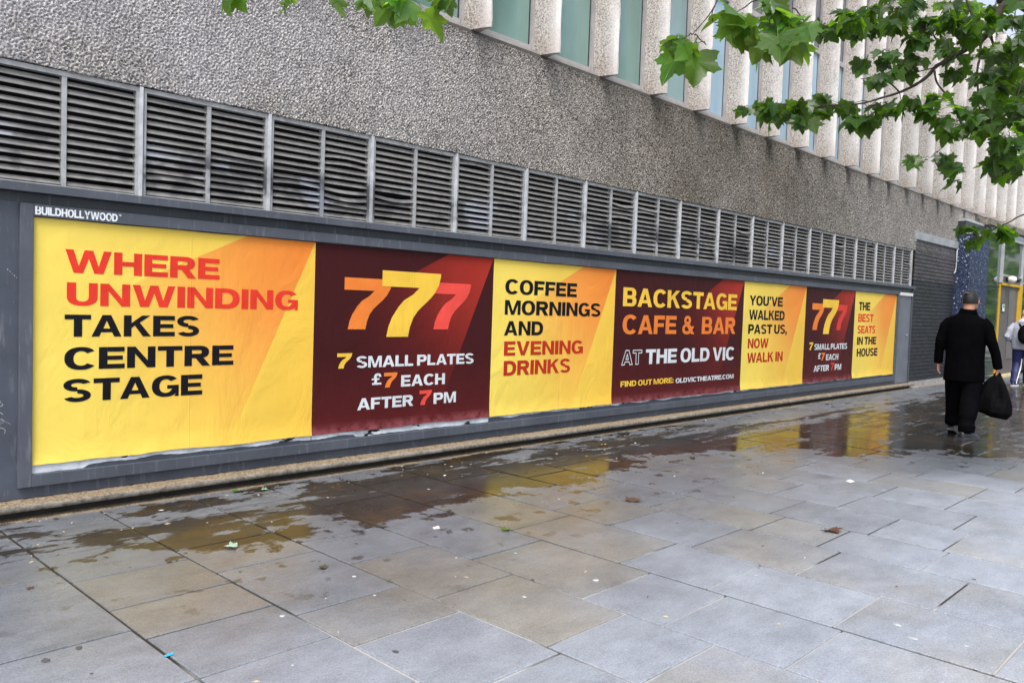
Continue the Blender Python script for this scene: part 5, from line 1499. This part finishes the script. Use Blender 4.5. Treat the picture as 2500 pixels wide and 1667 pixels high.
def shoe(parent, x_, y_, yaw, pitch=0.0, zl=0.0, sole=M_SOLE, upper=M_SHOE, sc=1.0):
    c_, s_ = math.cos(yaw), math.sin(yaw)
    def T_(p):
        u, v_, w = p[0] * sc, p[1] * sc, p[2] * sc
        u2 = u * math.cos(pitch) + w * math.sin(pitch); w2 = -u * math.sin(pitch) + w * math.cos(pitch)
        return (x_ + u2 * c_ - v_ * s_, y_ + u2 * s_ + v_ * c_, w2 + zl)
    prof = [(-.09, .030), (-.08, .036), (-.03, .036), (.03, .040), (.09, .048), (.14, .046), (.175, .034), (.19, .012)]
    o1 = [(u, w) for u, w in prof] + [(u, -w) for u, w in prof[::-1]]
    b1 = MB(); n = len(o1)
    b1.add([T_((u, v_ * 1.08, .001)) for u, v_ in o1] + [T_((u, v_ * 1.08, .026)) for u, v_ in o1], [(k, (k + 1) % n, n + (k + 1) % n, n + k) for k in range(n)] + [tuple(range(n))[::-1], tuple(range(n, 2 * n))])
    so = b1
    b2 = MB()
    rows = [(-.085, .034, .085), (-.05, .037, .10), (0, .038, .098), (.05, .041, .078), (.10, .045, .062), (.15, .040, .050), (.182, .018, .036)]
    vv = []
    for u, w, h in rows:
        for k in range(9):
            a_ = math.pi * k / 8
            vv.append(T_((u, w * math.cos(a_), .0265 + (h - .0265) * math.sin(a_) ** .7)))
    fs = [(i * 9 + k, i * 9 + k + 1, (i + 1) * 9 + k + 1, (i + 1) * 9 + k) for i in range(len(rows) - 1) for k in range(8)] + [tuple(range(9))[::-1], tuple(range((len(rows) - 1) * 9, len(rows) * 9))]
    b2.add(vv, fs)
    sh = b2.build("shoe", upper, parent, (x_, y_, 0), smooth=True)
    so.build("sole", sole, sh, (x_, y_, 0))
shoe(pm, mx - .20, my - .112, -.42, 0, .001, sc=1.08)
shoe(pm, mx + .20, my + .155, .10, .28, .026, sc=1.05)
# bag
bg_ = thing("bag", "large limp black cloth bag hanging from the man's right hand", "bag", (mx + .05, my - .35, .28))
b = MB()
b.tube([L(.04, -.350, .815), L(.04, -.345, .76), L(.04, -.330, .69), L(.04, -.318, .60), L(.04, -.315, .50), L(.04, -.318, .41), L(.04, -.315, .34), L(.04, -.31, .295), L(.04, -.30, .275)],
       [.020, .060, .110, .150, .180, .208, .205, .160, .05], 24, side=(0, 1, 0), ry=[.02, .035, .055, .075, .09, .10, .095, .07, .03])
for i, p in enumerate(b.v):
    n_ = mnoise.noise(Vector((p[0] * 9, p[1] * 14, p[2] * 5)))
    b.v[i] = (p[0] + n_ * .05, p[1] + n_ * .035, p[2] + n_ * .02)
remesh(b, "bag_body", M_BAGM, bg_, L(.05, -.35, .5), .009, 3)
b = MB(); b.tube([L(.04, -.30, .73), L(.04, -.32, .79), L(.04, -.35, .812), L(.04, -.375, .79), L(.04, -.39, .72)], .011, 8); b.build("handle", M_BAGM, bg_, L(.04, -.35, .8), smooth=True)

# ---- second walker, grey hoodie
mx, my = 20.75, -1.285
p2 = thing("person", "bald man in grey hooded top and navy striped track trousers, right edge", "person", (mx, my, 0))
b = MB()
hc = Vector(L(0.04, -.01, 1.585))
b.ell(hc, (.100, .078, .115), 18, 12); b.ell(hc + Vector((.045, 0, -.05)), (.06, .058, .06), 12, 8); b.ell(hc + Vector((.105, 0, -.012)), (.018, .012, .022), 8, 6)
b.ell(hc + Vector((0, .08, -.01)), (.02, .010, .032), 8, 6); b.ell(hc + Vector((0, -.08, -.01)), (.02, .010, .032), 8, 6)
b.tube([L(.02, 0, 1.55), L(.0, 0, 1.48), L(0, 0, 1.40)], [.062, .066, .08], 12)
b.tube([L(0, 0, 1.42), L(0, 0, 1.34), L(0, 0, 1.1), L(0, 0, .85)], [.10, .19, .18, .17], 14, side=(0, 1, 0), ry=[.08, .11, .13, .12])
for sgn in (1, -1): b.tube([L(0, sgn * .1, .9), L(.06 * sgn, sgn * .1, .5), L(-.18 * sgn, sgn * .08, .09)], [.09, .06, .04], 10)
b.tube([L(0, .18, 1.36), L(-.07, .29, 1.10), L(.14, .26, .96)], [.055, .048, .032], 10)
b.tube([L(0, -.18, 1.36), L(-.07, -.29, 1.10), L(.14, -.26, .96)], [.055, .048, .032], 10)
hand(b, L(.14, .26, .96), (1, -.1, -.3), (0, -1, 0), (0, 0, 1), 1, .5); hand(b, L(.14, -.26, .96), (1, .1, -.3), (0, 1, 0), (0, 0, 1), 1, .5)
remesh(b, "body", M_SKIN2, p2, (mx, my, 0), .0075, 2)
b = MB()
b.tube([L(-.01, 0, .80), L(-.01, 0, .92), L(-.01, 0, 1.1), L(-.01, 0, 1.27), L(-.01, 0, 1.36), L(-.005, 0, 1.42), L(0, 0, 1.475)], [.222, .226, .230, .232, .205, .13, .09], 22, side=(0, 1, 0), ry=[.16, .165, .165, .155, .13, .105, .085])
b.tube([L(-.01, .165, 1.34), L(-.05, .250, 1.22), L(-.08, .300, 1.08), L(.0, .285, 1.0)], [.078, .076, .068, .06], 12)
b.tube([L(-.01, -.165, 1.34), L(-.05, -.250, 1.22), L(-.08, -.300, 1.08), L(.0, -.285, 1.0)], [.078, .076, .068, .06], 12)
b.ell(L(-.09, 0, 1.40), (.065, .12, .055), 14, 8)
remesh(b, "hooded_top", M_HOOD, p2, (mx, my, 0), .014, 4)
b = MB()
b.tube([L(0, 0, .86), L(0, 0, .78)], [.19, .195], 16, side=(0, 1, 0), ry=[.14, .14])
b.tube([L(0, .09, .80), L(.03, .10, .5), L(-.10, .095, .28), L(-.17, .09, .07)], [.115, .10, .09, .088], 12)
b.tube([L(0, -.09, .80), L(.05, -.10, .5), L(.12, -.09, .28), L(.17, -.085, .07)], [.115, .10, .09, .088], 12)
remesh(b, "trousers", M_NAVY, p2, (mx, my, 0), .012, 3)
b = MB()
for q_, off in ((0, 0), (1, .028), (2, .056)):
    b.tube([L(-.075 + off, -.005 - off * .1, .60), L(-.085 + off, .0, .45), L(-.165 + off, .015, .28), L(-.235 + off * .8, .03, .12), L(-.245 + off * .8, .035, .06)], [.007, .007, .007, .007, .007], 5)
b.build("side_stripes", M_WSTR, p2, L(0, 0, .3))
shoe(p2, mx - .19, my + .09, -.1, 0, .001, M_WSTR, M_NAVY)
shoe(p2, mx + .17, my - .085, -.1, .0, .001, M_WSTR, M_NAVY)
bp = thing("backpack", "black rucksack worn on the back of the man in the grey hooded top", "backpack", L(-.22, -.06, 1.0))
b = MB(); b.ell(L(-.235, -.085, 1.14), (.10, .155, .22), 18, 14); b.ell(L(-.29, -.085, 1.05), (.07, .12, .12), 14, 10)
remesh(b, "pack_body", M_BAGM, bp, L(-.2, 0, 1.0), .016, 2)
b = MB(); b.tube([L(-.17, .03, 1.32), L(-.05, .12, 1.40), L(.08, .13, 1.34)], .02, 8); b.build("strap", M_BAGM, bp, L(-.1, .1, 1.3), smooth=True)
